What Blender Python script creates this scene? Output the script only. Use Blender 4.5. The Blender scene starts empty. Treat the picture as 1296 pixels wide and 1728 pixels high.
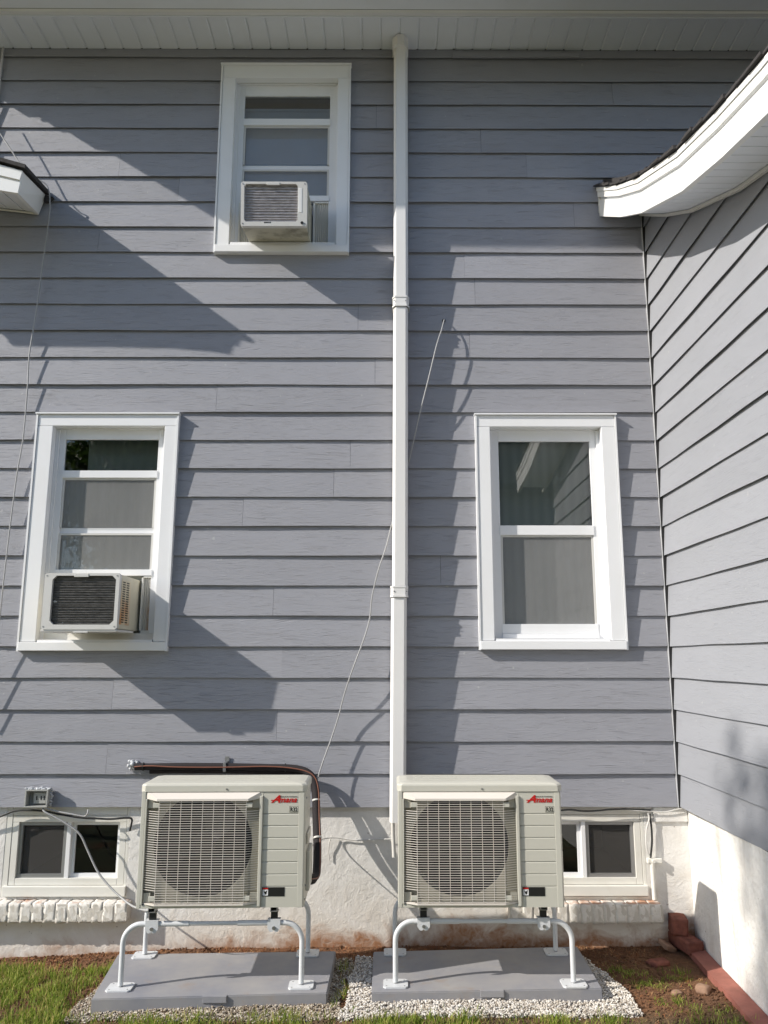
import bpy, bmesh, math, random
import numpy as np
from mathutils import Vector, Matrix, noise
random.seed(7)
rng = np.random.default_rng(7)
SC = bpy.context.scene
COL = SC.collection
R = math.radians

# ------------------------------------------------------------------ camera
cam = bpy.data.cameras.new('camera')
camo = bpy.data.objects.new('camera', cam)
COL.objects.link(camo)
cam.sensor_fit = 'VERTICAL'
cam.sensor_height = 24.0
cam.sensor_width = 18.0
cam.lens = 24.0 * 1330.07 / 1728.0
cam.shift_x = -17.16 / 1728.0
cam.clip_start = 0.05
cam.clip_end = 500
camo.location = (0, -4.7131, 1.5628)
_y, _p = 0.00435, 0.18534
_f = Vector((math.sin(_y) * math.cos(_p), math.cos(_y) * math.cos(_p), math.sin(_p)))
camo.rotation_euler = _f.to_track_quat('-Z', 'Y').to_euler()
SC.camera = camo

# ------------------------------------------------------------------ light
SUN = Vector((-2.64, -1.0, 1.82)).normalized()          # towards the sun
sl = bpy.data.lights.new('sun', 'SUN')
sl.energy = 4.6
sl.angle = R(0.55)
sl.color = (1.0, 0.94, 0.85)
so = bpy.data.objects.new('sun', sl)
so.rotation_euler = (-SUN).to_track_quat('-Z', 'Y').to_euler()
so.location = (-6, -4, 8)
COL.objects.link(so)
w = bpy.data.worlds.new('World')
SC.world = w
w.use_nodes = True
nt = w.node_tree
bg = nt.nodes['Background']
sky = nt.nodes.new('ShaderNodeTexSky')
sky.sky_type = 'NISHITA'
sky.sun_disc = False
sky.sun_elevation = math.asin(SUN.z)
sky.sun_rotation = math.atan2(SUN.x, SUN.y)
sky.air_density = 1.0
sky.dust_density = 0.7
sky.ozone_density = 2.0
nt.links.new(sky.outputs[0], bg.inputs[0])
bg.inputs[1].default_value = 0.15
vs = SC.view_settings
SC.display_settings.display_device = 'sRGB'
vs.view_transform = 'Standard'
vs.look = 'None'
vs.gamma = 1
vs.use_curve_mapping = False
vs.exposure = 0.31

# ------------------------------------------------------------------ helpers
def srgb(r, g, b):
    def c(v):
        v /= 255.0
        return v / 12.92 if v < .04045 else ((v + .055) / 1.055) ** 2.4
    return (c(r), c(g), c(b), 1)

def tag(o, label=None, cat=None, group=None, kind=None):
    if label: o['label'] = label
    if cat: o['category'] = cat
    if group: o['group'] = group
    if kind: o['kind'] = kind
    return o

def empty(name, loc=(0, 0, 0), label=None, cat=None, group=None, kind=None, rz=0):
    o = bpy.data.objects.new(name, None)
    o.location = loc
    o.rotation_euler = (0, 0, rz)
    o.empty_display_size = .05
    COL.objects.link(o)
    return tag(o, label, cat, group, kind)

class MB:
    """collects geometry for one mesh"""
    def __init__(s):
        s.v = []; s.f = []; s.sm = []
    def add(s, vs, fs, smooth=False):
        n = len(s.v)
        s.v += [tuple(map(float, p)) for p in vs]
        s.f += [tuple(n + i for i in f) for f in fs]
        s.sm += [smooth] * len(fs)
        return s
    def box(s, x0, x1, y0, y1, z0, z1, b=0.0):
        if b <= 0:
            v = [(x0,y0,z0),(x1,y0,z0),(x1,y1,z0),(x0,y1,z0),(x0,y0,z1),(x1,y0,z1),(x1,y1,z1),(x0,y1,z1)]
            return s.add(v, [(3,2,1,0),(4,5,6,7),(0,1,5,4),(1,2,6,5),(2,3,7,6),(3,0,4,7)])
        bm = bmesh.new()
        r = bmesh.ops.create_cube(bm, size=1)
        for q in bm.verts:
            q.co = Vector(((x0+x1)/2 + q.co.x*(x1-x0), (y0+y1)/2 + q.co.y*(y1-y0), (z0+z1)/2 + q.co.z*(z1-z0)))
        bmesh.ops.bevel(bm, geom=bm.edges[:], offset=b, segments=2, profile=.6, affect='EDGES')
        s.addbm(bm)
        return s
    def addbm(s, bm, M=None, smooth=False):
        bm.verts.ensure_lookup_table(); bm.verts.index_update()
        vs = [(M @ q.co if M else q.co) for q in bm.verts]
        s.add(vs, [[q.index for q in f.verts] for f in bm.faces], smooth)
        bm.free()
        return s
    def tube(s, pts, r, n=8, cap=True, rs=None):
        P = [Vector(p) for p in pts]
        m = len(P)
        T = [(P[min(i+1, m-1)] - P[max(i-1, 0)]).normalized() for i in range(m)]
        up = Vector((0, 0, 1)) if abs(T[0].z) < .9 else Vector((1, 0, 0))
        N = (up - T[0]*up.dot(T[0])).normalized()
        vs = []
        for i in range(m):
            N = (N - T[i]*N.dot(T[i])).normalized()
            B = T[i].cross(N)
            rr = rs[i] if rs else r
            for k in range(n):
                a = 2*math.pi*k/n
                vs.append(P[i] + (N*math.cos(a) + B*math.sin(a))*rr)
        fs = []
        for i in range(m-1):
            for k in range(n):
                k2 = (k+1) % n
                fs.append((i*n+k, i*n+k2, (i+1)*n+k2, (i+1)*n+k))
        s.add(vs, fs, True)
        if cap:
            s.add(vs[:n], [tuple(range(n))[::-1]])
            s.add(vs[-n:], [tuple(range(n))])
        return s
    def prism(s, poly, y0, y1, axis='y'):
        """poly of (a,b) extruded along axis"""
        n = len(poly)
        def pt(a, b, c):
            return {'y': (a, c, b), 'x': (c, a, b), 'z': (a, b, c)}[axis]
        vs = [pt(a, b, y0) for a, b in poly] + [pt(a, b, y1) for a, b in poly]
        fs = [tuple(range(n)), tuple(range(2*n-1, n-1, -1))]
        fs += [((i+1) % n, i, n+i, n+(i+1) % n) for i in range(n)]
        return s.add(vs, fs)
    def cyl(s, c, r, h, axis='y', n=24, r2=None):
        c = Vector(c); d = {'x': Vector((1,0,0)), 'y': Vector((0,1,0)), 'z': Vector((0,0,1))}[axis]
        return s.tube([c, c + d*h], r, n, True, [r, r if r2 is None else r2])
    def build(s, name, mat, parent=None, kind=None, label=None, recalc=True):
        me = bpy.data.meshes.new(name)
        me.from_pydata(s.v, [], s.f)
        if recalc:
            bm = bmesh.new(); bm.from_mesh(me)
            bmesh.ops.recalc_face_normals(bm, faces=bm.faces)
            bm.to_mesh(me); bm.free()
        me.polygons.foreach_set('use_smooth', s.sm)
        me.materials.append(mat)
        o = bpy.data.objects.new(name, me)
        COL.objects.link(o)
        if parent: o.parent = parent
        if kind: o['kind'] = kind
        if label: o['label'] = label
        return o

def link(name, me, parent, loc=(0,0,0), rot=(0,0,0), sc=None):
    o = bpy.data.objects.new(name, me)
    o.location = loc; o.rotation_euler = rot
    if sc: o.scale = sc
    COL.objects.link(o)
    if parent: o.parent = parent
    return o

def kids(o):
    return [c for c in bpy.data.objects if c.parent == o]

def copy_tree(o, parent=None):
    ks = kids(o)
    c = o.copy(); COL.objects.link(c); c.parent = parent
    for k in ks: copy_tree(k, c)
    return c

def smooth(a, b, t):
    t = min(1, max(0, (t-a)/(b-a))); return t*t*(3-2*t)

# ------------------------------------------------------------------ materials
def mat(name, col, rough=.6, metal=0, spec=.4):
    m = bpy.data.materials.new(name); m.use_nodes = True
    b = m.node_tree.nodes['Principled BSDF']
    b.inputs['Base Color'].default_value = col
    b.inputs['Roughness'].default_value = rough
    b.inputs['Metallic'].default_value = metal
    b.inputs['Specular IOR Level'].default_value = spec
    m['b'] = 1
    return m

class N:
    def __init__(s, m):
        s.m = m; s.t = m.node_tree; s.b = s.t.nodes['Principled BSDF']
        s.pos = s.t.nodes.new('ShaderNodeNewGeometry').outputs['Position']
        s.oi = None
    def new(s, ty, **k):
        n = s.t.nodes.new(ty)
        for a, v in k.items(): setattr(n, a, v)
        return n
    def L(s, a, b): s.t.links.new(a, b)
    def rnd(s):
        if not s.oi: s.oi = s.new('ShaderNodeObjectInfo')
        return s.oi.outputs['Random']
    def vec(s, scale=(1,1,1), off=False, src=None):
        mp = s.new('ShaderNodeVectorMath', operation='MULTIPLY')
        s.L(src or s.pos, mp.inputs[0]); mp.inputs[1].default_value = scale
        o = mp.outputs[0]
        if off:
            q = s.new('ShaderNodeMath', operation='MULTIPLY'); s.L(s.rnd(), q.inputs[0]); q.inputs[1].default_value = 37.0
            ad = s.new('ShaderNodeVectorMath', operation='ADD'); s.L(o, ad.inputs[0]); s.L(q.outputs[0], ad.inputs[1])
            o = ad.outputs[0]
        return o
    def noise(s, vec, scale, detail=4, rough=.5, dist=0):
        n = s.new('ShaderNodeTexNoise')
        s.L(vec, n.inputs['Vector'])
        n.inputs['Scale'].default_value = scale; n.inputs['Detail'].default_value = detail
        n.inputs['Roughness'].default_value = rough; n.inputs['Distortion'].default_value = dist
        return n.outputs['Fac']
    def ramp(s, fac, stops, interp='LINEAR'):
        r = s.new('ShaderNodeValToRGB'); r.color_ramp.interpolation = interp
        while len(r.color_ramp.elements) < len(stops): r.color_ramp.elements.new(.5)
        for e, (p, c) in zip(r.color_ramp.elements, stops):
            e.position = p; e.color = c if len(c) == 4 else (*c, 1)
        s.L(fac, r.inputs[0]); return r.outputs[0]
    def mix(s, fac, a, b, mode='MIX'):
        n = s.new('ShaderNodeMix', data_type='RGBA', blend_type=mode)
        for sock, v in ((n.inputs[0], fac), (n.inputs[6], a), (n.inputs[7], b)):
            if isinstance(v, (int, float, tuple)): sock.default_value = v
            else: s.L(v, sock)
        return n.outputs[2]
    def math(s, op, a, b=0.0, clamp=False):
        n = s.new('ShaderNodeMath', operation=op, use_clamp=clamp)
        for i, v in ((0, a), (1, b)):
            if isinstance(v, (int, float)): n.inputs[i].default_value = v
            else: s.L(v, n.inputs[i])
        return n.outputs[0]
    def sep(s, v=None):
        n = s.new('ShaderNodeSeparateXYZ'); s.L(v or s.pos, n.inputs[0]); return n.outputs
    def mr(s, v, a, b, c=0.0, d=1.0):
        n = s.new('ShaderNodeMapRange'); s.L(v, n.inputs[0])
        n.inputs[1].default_value = a; n.inputs[2].default_value = b; n.inputs[3].default_value = c; n.inputs[4].default_value = d
        return n.outputs[0]
    def bump(s, h, strength, dist, prev=None):
        n = s.new('ShaderNodeBump'); n.inputs['Strength'].default_value = strength; n.inputs['Distance'].default_value = dist
        s.L(h, n.inputs['Height'])
        if prev is not None: s.L(prev, n.inputs['Normal'])
        s.L(n.outputs[0], s.b.inputs['Normal']); return n.outputs[0]
    def col(s, c): s.L(c, s.b.inputs['Base Color'])
    def rough(s, c): s.L(c, s.b.inputs['Roughness'])

def g(v): return (v, v, v, 1)

def make_siding(name, base, grain=1.0):
    m = mat(name, base, .5, 0, .35); n = N(m)
    v = n.vec((3.0, 3.0, 74), off=True)
    warp = n.noise(n.vec((1.2, 1.2, 5), off=True), 1.6, 2)
    wv = n.new('ShaderNodeVectorMath', operation='MULTIPLY_ADD')
    cmb = n.new('ShaderNodeCombineXYZ'); n.L(warp, cmb.inputs[2])
    n.L(cmb.outputs[0], wv.inputs[0]); wv.inputs[1].default_value = (1, 1, 7.0); n.L(v, wv.inputs[2])
    gr = n.noise(wv.outputs[0], 2.2, 5, .55, .25)
    lines = n.ramp(gr, [(.30, g(0)), (.43, g(.75)), (.56, g(.55)), (.70, g(1))])
    big = n.noise(n.vec((.7, .7, 1.4), off=True), 1.4, 3)
    fine = n.noise(n.vec((25, 25, 160)), 1.0, 3, .6)
    c1 = n.mix(big, tuple(x*.93 for x in base[:3]) + (1,), tuple(x*1.06 for x in base[:3]) + (1,))
    c2 = n.mix(n.mr(lines, 0, 1, .17*grain, 0), c1, tuple(x*.72 for x in base[:3]) + (1,))
    tint = n.mr(n.rnd(), 0, 1, .955, 1.045)
    cc = n.new('ShaderNodeVectorMath', operation='SCALE'); n.L(c2, cc.inputs[0]); n.L(tint, cc.inputs[3])
    # specks and dust of its own
    sp = n.noise(n.pos, 34, 1, .4)
    spm = n.mr(sp, .77, .80)
    c3 = n.mix(n.math('MULTIPLY', spm, .5), cc.outputs[0], g(.45))
    n.col(c3)
    b = n.bump(lines, .9*grain, .0030)
    n.bump(fine, .25*grain, .0008, b)
    n.rough(n.mr(big, 0, 1, .42, .6))
    return m

M = {}
M['siding'] = make_siding('grey_siding', srgb(150, 151, 158), 1.0)
M['siding_side'] = make_siding('grey_siding_side', srgb(149, 151, 157), .6)

def painted(name, col, dirt=.25, rough=.45, scale=3.0, bump=.08, dcol=None):
    m = mat(name, col, rough); n = N(m)
    a = n.noise(n.pos, scale, 5, .6)
    dm = n.mr(a, .45, .75, 0, dirt)
    n.col(n.mix(dm, col, dcol or tuple(x*f for x, f in zip(col[:3], (.72, .68, .60))) + (1,)))
    n.rough(n.mr(a, .3, .7, rough*.85, min(1, rough*1.25)))
    if bump: n.bump(n.noise(n.pos, 60, 2), bump, .001)
    return m

M['trim'] = painted('white_trim', srgb(230, 231, 233), .14, .42)
M['trim_old'] = painted('aged_white_trim', srgb(222, 220, 213), .35, .5, 5)
M['fascia'] = painted('fascia_white', srgb(232, 232, 230), .12, .4)
M['soffit'] = painted('soffit_vinyl', srgb(232, 236, 242), .2, .5, 2)
M['cover'] = painted('line_cover_plastic', srgb(224, 223, 222), .10, .4)
M['cream'] = painted('cream_metal', srgb(194, 192, 181), .12, .38, 2.5, .03)
M['panel_shade'] = painted('fan_panel_shade', srgb(150, 146, 132), .2, .5)  # casing cream darkened: shade behind the wire guard is put into the colour
M['guard'] = painted('guard_wire', srgb(216, 209, 200), .10, .38, 2.5, .02)
M['cream_dark'] = painted('cream_louvre', srgb(190, 185, 172), .15, .42, 2.5, .03)
M['stand'] = painted('stand_coated_steel', srgb(204, 206, 208), .12, .4, 8, .05)
M['ac_white'] = painted('window_unit_plastic', srgb(204, 203, 200), .25, .45, 9, .05)
M['ac_cream'] = painted('window_unit_cream', srgb(206, 200, 180), .25, .45, 9, .05)
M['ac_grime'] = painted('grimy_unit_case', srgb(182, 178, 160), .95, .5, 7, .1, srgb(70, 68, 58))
M['corner_grey'] = painted('corner_grey', srgb(186, 187, 190), .3, .5)
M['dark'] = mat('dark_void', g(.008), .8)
M['black'] = mat('black_rubber', g(.02), .5)
M['fanblade'] = mat('fan_blade', srgb(34, 29, 27), .5)
M['coil'] = mat('coil_dark', g(.008), .6, .3)
M['screw'] = mat('screw_metal', g(.35), .35, .8)
M['rail'] = mat('galvanised_rail', g(.30), .45, .6)
M['backing'] = mat('house_sheathing', g(.06), .9)
M['cable_grey'] = mat('grey_cable', srgb(158, 158, 158), .45)
M['cable_white'] = mat('white_cable', srgb(205, 203, 198), .5)
M['cable_black'] = mat('black_cable', g(.02), .5)
M['foam'] = mat('black_foam', srgb(38, 34, 36), .85)
M['copper'] = mat('brown_cable', srgb(126, 82, 66), .45)
M['red'] = mat('red_print', srgb(186, 26, 24), .4)
M['ink'] = mat('black_print', g(.012), .45)
M['labelw'] = mat('white_print', g(.75), .5)
M['labelg'] = mat('grey_print', srgb(200, 198, 184), .5)
M['shingle'] = painted('dark_shingle', srgb(58, 56, 56), .5, .95, 30, .6)
M['silicone'] = mat('clear_silicone', srgb(215, 218, 222), .2)
M['silicone'].node_tree.nodes['Principled BSDF'].inputs['Transmission Weight'].default_value = .35

# pad: dark grey composite
m = M['pad'] = mat('grey_pad', srgb(121, 122, 126), .6); n = N(m)
a = n.noise(n.pos, 4, 6, .6); f2 = n.noise(n.pos, 220, 2)
pd = n.mr(n.noise(n.pos, 9, 6, .7), .56, .72)
n.col(n.mix(n.math('MULTIPLY', pd, .45), n.mix(n.mr(a, .35, .75), srgb(131, 132, 139), srgb(156, 153, 151)), srgb(150, 130, 112)))
n.bump(f2, .25, .001)

# stucco foundation with splashed soil near the ground
m = M['stucco'] = mat('white_stucco', srgb(222, 220, 214), .85, 0, .2); n = N(m)
xyz = n.sep()
n1 = n.noise(n.pos, 5, 6, .62, .6); n2 = n.noise(n.pos, 26, 5, .6, .9); n3 = n.noise(n.pos, 120, 2)
hgt = n.math('SUBTRACT', xyz[2], n.mr(n1, .3, .7, -.03, .14))
hgt = n.math('SUBTRACT', hgt, n.mr(xyz[0], -1.6, .0, -.09, .03))
dirt = n.mr(hgt, -.07, .04, 1, 0)
dirt = n.math('MULTIPLY', dirt, n.mr(n2, .25, .6, .55, 1))
base = n.mix(n.mr(n1, .35, .7), srgb(229, 227, 224), srgb(214, 211, 206))
base = n.mix(n.math('MULTIPLY', n.mr(hgt, .02, .26, 1, 0), .35), base, srgb(206, 188, 166))
spots = n.mr(n.noise(n.pos, 46, 2, .5), .73, .79)
base = n.mix(n.math('MULTIPLY', spots, .7), base, srgb(128, 104, 86))
n.col(n.mix(dirt, base, srgb(158, 116, 86)))
b_ = n.bump(n2, .5, .007); b_ = n.bump(n1, .35, .015, b_); n.bump(n3, .4, .002, b_)

m = M['stucco_side'] = mat('white_stucco_side', srgb(224, 222, 217), .8, 0, .2); n = N(m)
xyz = n.sep(); n1 = n.noise(n.pos, 6, 5, .6); n2 = n.noise(n.pos, 40, 4)
spots = n.mr(n.noise(n.pos, 30, 2, .5), .74, .78)
base = n.mix(n.mr(n1, .3, .7), srgb(234, 232, 228), srgb(222, 219, 214))
n.col(n.mix(n.math('MULTIPLY', spots, .6), base, srgb(130, 110, 95)))
st = n.noise(n.vec((7, 7, .8)), 1.5, 5, .65); n.col(n.mix(n.mr(st, .52, .72, 0, .5), n.mix(n.math('MULTIPLY', spots, .6), base, srgb(130, 110, 95)), srgb(186, 176, 164)))
b_ = n.bump(n2, .8, .008); n.bump(n1, .5, .02, b_)

# painted brick sill with worn patches
m = M['brick_white'] = mat('painted_brick', srgb(222, 218, 210), .85, 0, .2); n = N(m)
n1 = n.noise(n.vec((1, 1, 1), off=True), 14, 6, .65); n2 = n.noise(n.vec((1, 1, 1), off=True), 55, 4, .6)
nz = n.new('ShaderNodeNewGeometry').outputs['Normal']
up = n.mr(n.sep(nz)[2], .5, .9)
worn = n.math('MULTIPLY', n.mr(n.noise(n.pos, 6, 5, .6), .47, .58), up)
c = n.mix(n.mr(n1, .4, .75), srgb(226, 222, 215), srgb(203, 196, 186))
n.col(n.mix(n.math('MULTIPLY', worn, .8), c, srgb(178, 122, 84)))
b_ = n.bump(n1, .8, .008); n.bump(n2, .5, .003, b_)
m = M['mortar'] = mat('painted_mortar', srgb(202, 196, 186), .9, 0, .2); n = N(m); n.bump(n.noise(n.pos, 60, 4), .6, .004)

m = M['brick_red'] = mat('red_brick', srgb(142, 84, 70), .9, 0, .2); n = N(m)
n1 = n.noise(n.vec((1,1,1), off=True), 22, 5, .6)
n.col(n.mix(n.mr(n1, .35, .7), srgb(140, 88, 74), srgb(98, 62, 54))); n.bump(n1, .6, .005)
m = M['curb'] = mat('red_curb', srgb(150, 92, 82), .75, 0, .25); n = N(m)
n1 = n.noise(n.pos, 9, 6, .65)
n.col(n.mix(n.mr(n1, .35, .75), srgb(158, 102, 90), srgb(124, 80, 70))); n.bump(n.noise(n.pos, 70, 3), .3, .002)
m = M['stone'] = mat('field_stone', srgb(150, 120, 100), .9, 0, .2); n = N(m)
n1 = n.noise(n.vec((1,1,1), off=True), 18, 5, .6)
n.col(n.mix(n1, srgb(170, 140, 118), srgb(112, 84, 68))); n.bump(n1, .7, .006)

# soil
m = M['soil'] = mat('brown_soil', srgb(112, 80, 60), .95, 0, .15); n = N(m)
n1 = n.noise(n.pos, 3.5, 6, .6); n2 = n.noise(n.pos, 40, 6, .7); n3 = n.noise(n.pos, 160, 3, .7)
c = n.mix(n.mr(n1, .35, .7), srgb(152, 112, 84), srgb(124, 94, 74))
c = n.mix(n.mr(n2, .45, .75), c, srgb(104, 78, 62))
c = n.mix(n.mr(n3, .6, .75), c, srgb(190, 152, 120))
xyz = n.sep()
gr = n.math('MULTIPLY', n.mr(xyz[1], -.7, -1.3), n.mr(n1, .3, .5))
n.col(n.mix(gr, c, srgb(118, 122, 96)))
b_ = n.bump(n2, .9, .02); n.bump(n3, .8, .006, b_)

def island_mat(name, stops, rough=.7, spec=.3, trans=0):
    m = mat(name, g(.5), rough, 0, spec); n = N(m)
    gi = n.new('ShaderNodeNewGeometry').outputs['Random Per Island']
    c = n.ramp(gi, stops)
    n.col(n.mix(n.mr(n.noise(n.pos, 4, 3), .3, .7, 0, .35), c, tuple(x*.8 for x in stops[0][1][:3]) + (1,)))
    if trans:
        out = [q for q in n.t.nodes if q.type == 'OUTPUT_MATERIAL'][0]
        tr = n.new('ShaderNodeBsdfTranslucent'); n.L(c, tr.inputs[0])
        mx = n.new('ShaderNodeMixShader'); mx.inputs[0].default_value = trans
        n.L(n.b.outputs[0], mx.inputs[1]); n.L(tr.outputs[0], mx.inputs[2]); n.L(mx.outputs[0], out.inputs[0])
    return m
M['grass'] = island_mat('grass_blades', [(0, srgb(84, 108, 34)), (.4, srgb(128, 150, 52)), (.70, srgb(168, 182, 80)), (.86, srgb(196, 186, 112)), (1, srgb(196, 168, 120))], .55, .3, .35)
M['thatch'] = island_mat('dry_thatch', [(0, srgb(132, 80, 56)), (.5, srgb(164, 112, 76)), (1, srgb(200, 164, 120))], .9, .1)
M['marble'] = island_mat('white_marble_chips', [(0, srgb(140, 128, 114)), (.2, srgb(190, 180, 166)), (.5, srgb(216, 210, 200)), (1, srgb(232, 229, 224))], .6, .4)
M['pea'] = island_mat('brown_pea_gravel', [(0, srgb(104, 92, 80)), (.35, srgb(156, 142, 122)), (.7, srgb(190, 178, 160)), (1, srgb(222, 214, 202))], .7, .3)
M['leaf'] = island_mat('tree_leaves', [(0, srgb(44, 66, 24)), (.5, srgb(66, 92, 34)), (1, srgb(96, 118, 48))], .5, .35, .3)
M['bark'] = mat('tree_bark', srgb(92, 76, 62), .95)

# glass: mostly clear with fresnel reflection
def glass(name, tint, refl=1.0):
    m = bpy.data.materials.new(name); m.use_nodes = True; t = m.node_tree
    t.nodes.remove(t.nodes['Principled BSDF'])
    out = t.nodes['Material Output']
    tr = t.nodes.new('ShaderNodeBsdfTransparent'); tr.inputs[0].default_value = tint
    gl = t.nodes.new('ShaderNodeBsdfGlossy'); gl.inputs['Roughness'].default_value = .015
    gl.inputs[0].default_value = (refl, refl, refl, 1)
    fr = t.nodes.new('ShaderNodeFresnel'); fr.inputs[0].default_value = 1.52
    k = t.nodes.new('ShaderNodeMath'); k.operation = 'MULTIPLY'; k.inputs[1].default_value = 3.2
    nz = t.nodes.new('ShaderNodeTexNoise'); nz.inputs['Scale'].default_value = 2.2
    bp = t.nodes.new('ShaderNodeBump'); bp.inputs['Strength'].default_value = .05; bp.inputs['Distance'].default_value = .01
    gm = t.nodes.new('ShaderNodeNewGeometry')
    t.links.new(gm.outputs['Position'], nz.inputs['Vector'])
    t.links.new(nz.outputs[0], bp.inputs['Height']); t.links.new(bp.outputs[0], gl.inputs['Normal'])
    t.links.new(fr.outputs[0], k.inputs[0])
    mx = t.nodes.new('ShaderNodeMixShader')
    t.links.new(k.outputs[0], mx.inputs[0]); t.links.new(tr.outputs[0], mx.inputs[1]); t.links.new(gl.outputs[0], mx.inputs[2])
    t.links.new(mx.outputs[0], out.inputs[0])
    return m
M['glass'] = glass('window_glass', (.80, .85, .83, 1))
# insect screen: fine woven mesh reads as a grey veil
def screen(name, col, cover):
    m = bpy.data.materials.new(name); m.use_nodes = True; t = m.node_tree
    b = t.nodes['Principled BSDF']; out = t.nodes['Material Output']
    b.inputs['Base Color'].default_value = col; b.inputs['Roughness'].default_value = .7
    tr = t.nodes.new('ShaderNodeBsdfTransparent')
    mx = t.nodes.new('ShaderNodeMixShader')
    gm = t.nodes.new('ShaderNodeNewGeometry')
    nz = t.nodes.new('ShaderNodeTexNoise'); nz.inputs['Scale'].default_value = 5; nz.inputs['Detail'].default_value = 5
    t.links.new(gm.outputs['Position'], nz.inputs['Vector'])
    mr = t.nodes.new('ShaderNodeMapRange'); mr.inputs[1].default_value = .3; mr.inputs[2].default_value = .7
    mr.inputs[3].default_value = cover - .03; mr.inputs[4].default_value = cover + .03
    t.links.new(nz.outputs[0], mr.inputs[0]); t.links.new(mr.outputs[0], mx.inputs[0])
    t.links.new(tr.outputs[0], mx.inputs[1]); t.links.new(b.outputs[0], mx.inputs[2]); t.links.new(mx.outputs[0], out.inputs[0])
    return m
M['glass_low'] = glass('basement_glass', (.80, .85, .83, 1), .35)
M['screen'] = screen('insect_screen', srgb(166, 166, 166), .40)
M['screen_dark'] = screen('dark_insect_screen', srgb(84, 82, 80), .5)
m = M['curtain'] = mat('curtain_cloth', srgb(176, 178, 174), .95, 0, .1); n = N(m)
wv = n.new('ShaderNodeTexWave'); wv.inputs['Scale'].default_value = 5; wv.inputs['Distortion'].default_value = 1.5
n.L(n.vec((1, 1, .08)), wv.inputs['Vector'])
n.col(n.mix(wv.outputs['Fac'], srgb(186, 190, 187), srgb(198, 201, 198)))
M['room'] = mat('room_interior', srgb(96, 98, 96), .9)
M['blind'] = mat('roller_blind', srgb(214, 218, 230), .8)

# ------------------------------------------------------------------ constants
Z0, EX = .74, .18
def zk(k): return Z0 + EX*k
WX = 1.647                      # face of the side wing wall
SOF = 5.668                     # main soffit height
WIN = {                         # outer trim rects x0,x1,z0,z1
    'L': (-2.188, -1.313, 1.615, 3.068),
    'R': (.522, 1.393, 1.622, 3.066),
    'T': (-1.145, -.274, 4.147, 5.531)}
# soffit curve of the wing roof: y -> z (bottom of rake)
RAKE = [(.03, 4.452), (0, 4.431), (-.425, 4.169), (-.794, 3.971), (-1.355, 3.739), (-1.783, 3.616), (-2.168, 3.526), (-2.7, 3.43), (-3.1, 3.375), (-3.45, 3.34)]
def rake_z(y):
    for (a, za), (b, zb) in zip(RAKE, RAKE[1:]):
        if b <= y <= a: return za + (zb-za)*(y-a)/(b-a)
    return RAKE[-1][1] if y < RAKE[-1][0] else RAKE[0][1]

# ================================================================== GROUND
def gh(x, y):
    h = -.055*smooth(-.9, -2.3, x)*smooth(-1.2, 0, y)
    h += .012*noise.noise(Vector((x*2.1, y*2.1, 3))) + .006*noise.noise(Vector((x*9, y*9, 7)))
    h -= .012*smooth(-.85, -1.3, y)
    return h - .004
xs = np.concatenate([np.linspace(-60, -3.2, 12), np.linspace(-3, 2.2, 150), np.linspace(2.5, 60, 12)])
ys = np.concatenate([np.linspace(-60, -3, 12), np.linspace(-2.8, .1, 90), np.linspace(.5, 30, 8)])
v = [(x, y, gh(x, y) if -3.1 < x < 2.3 and -2.9 < y < .2 else -.02) for y in ys for x in xs]
nx = len(xs)
f = [(j*nx+i, j*nx+i+1, (j+1)*nx+i+1, (j+1)*nx+i) for j in range(len(ys)-1) for i in range(nx-1)]
MB().add(v, f, True).build('ground', M['soil'], None, 'structure', recalc=False)

# ================================================================== HOUSE
house = empty('house', (0, 0, 0), 'grey lap-sided house wall with white windows and white foundation facing the yard', 'house')

def plate(mb, x0, x1, z0, z1, holes, y, depth, flip=1):
    """vertical plate in plane y with rectangular holes and reveals going back by depth"""
    X = sorted({x0, x1, *[h[0] for h in holes], *[h[1] for h in holes]})
    Z = sorted({z0, z1, *[h[2] for h in holes], *[h[3] for h in holes]})
    for a, b in zip(X, X[1:]):
        for c, d in zip(Z, Z[1:]):
            mx, mz = (a+b)/2, (c+d)/2
            if any(h[0] < mx < h[1] and h[2] < mz < h[3] for h in holes): continue
            mb.add([(a, y, c), (b, y, c), (b, y, d), (a, y, d)], [(0, 1, 2, 3)])
    for h in holes:
        a, b, c, d = h
        mb.add([(a,y,c),(b,y,c),(b,y,d),(a,y,d),(a,y+depth,c),(b,y+depth,c),(b,y+depth,d),(a,y+depth,d)],
               [(0,1,5,4),(1,2,6,5),(2,3,7,6),(3,0,4,7)])
    return mb

holes = [(a+.06, b-.06, c+.03, d-.06) for a, b, c, d in WIN.values()]
wall = plate(MB(), -3.4, 4.2, Z0+.003, 6.1, holes, .032, .16).build('wall', M['backing'], house, recalc=False)

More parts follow.
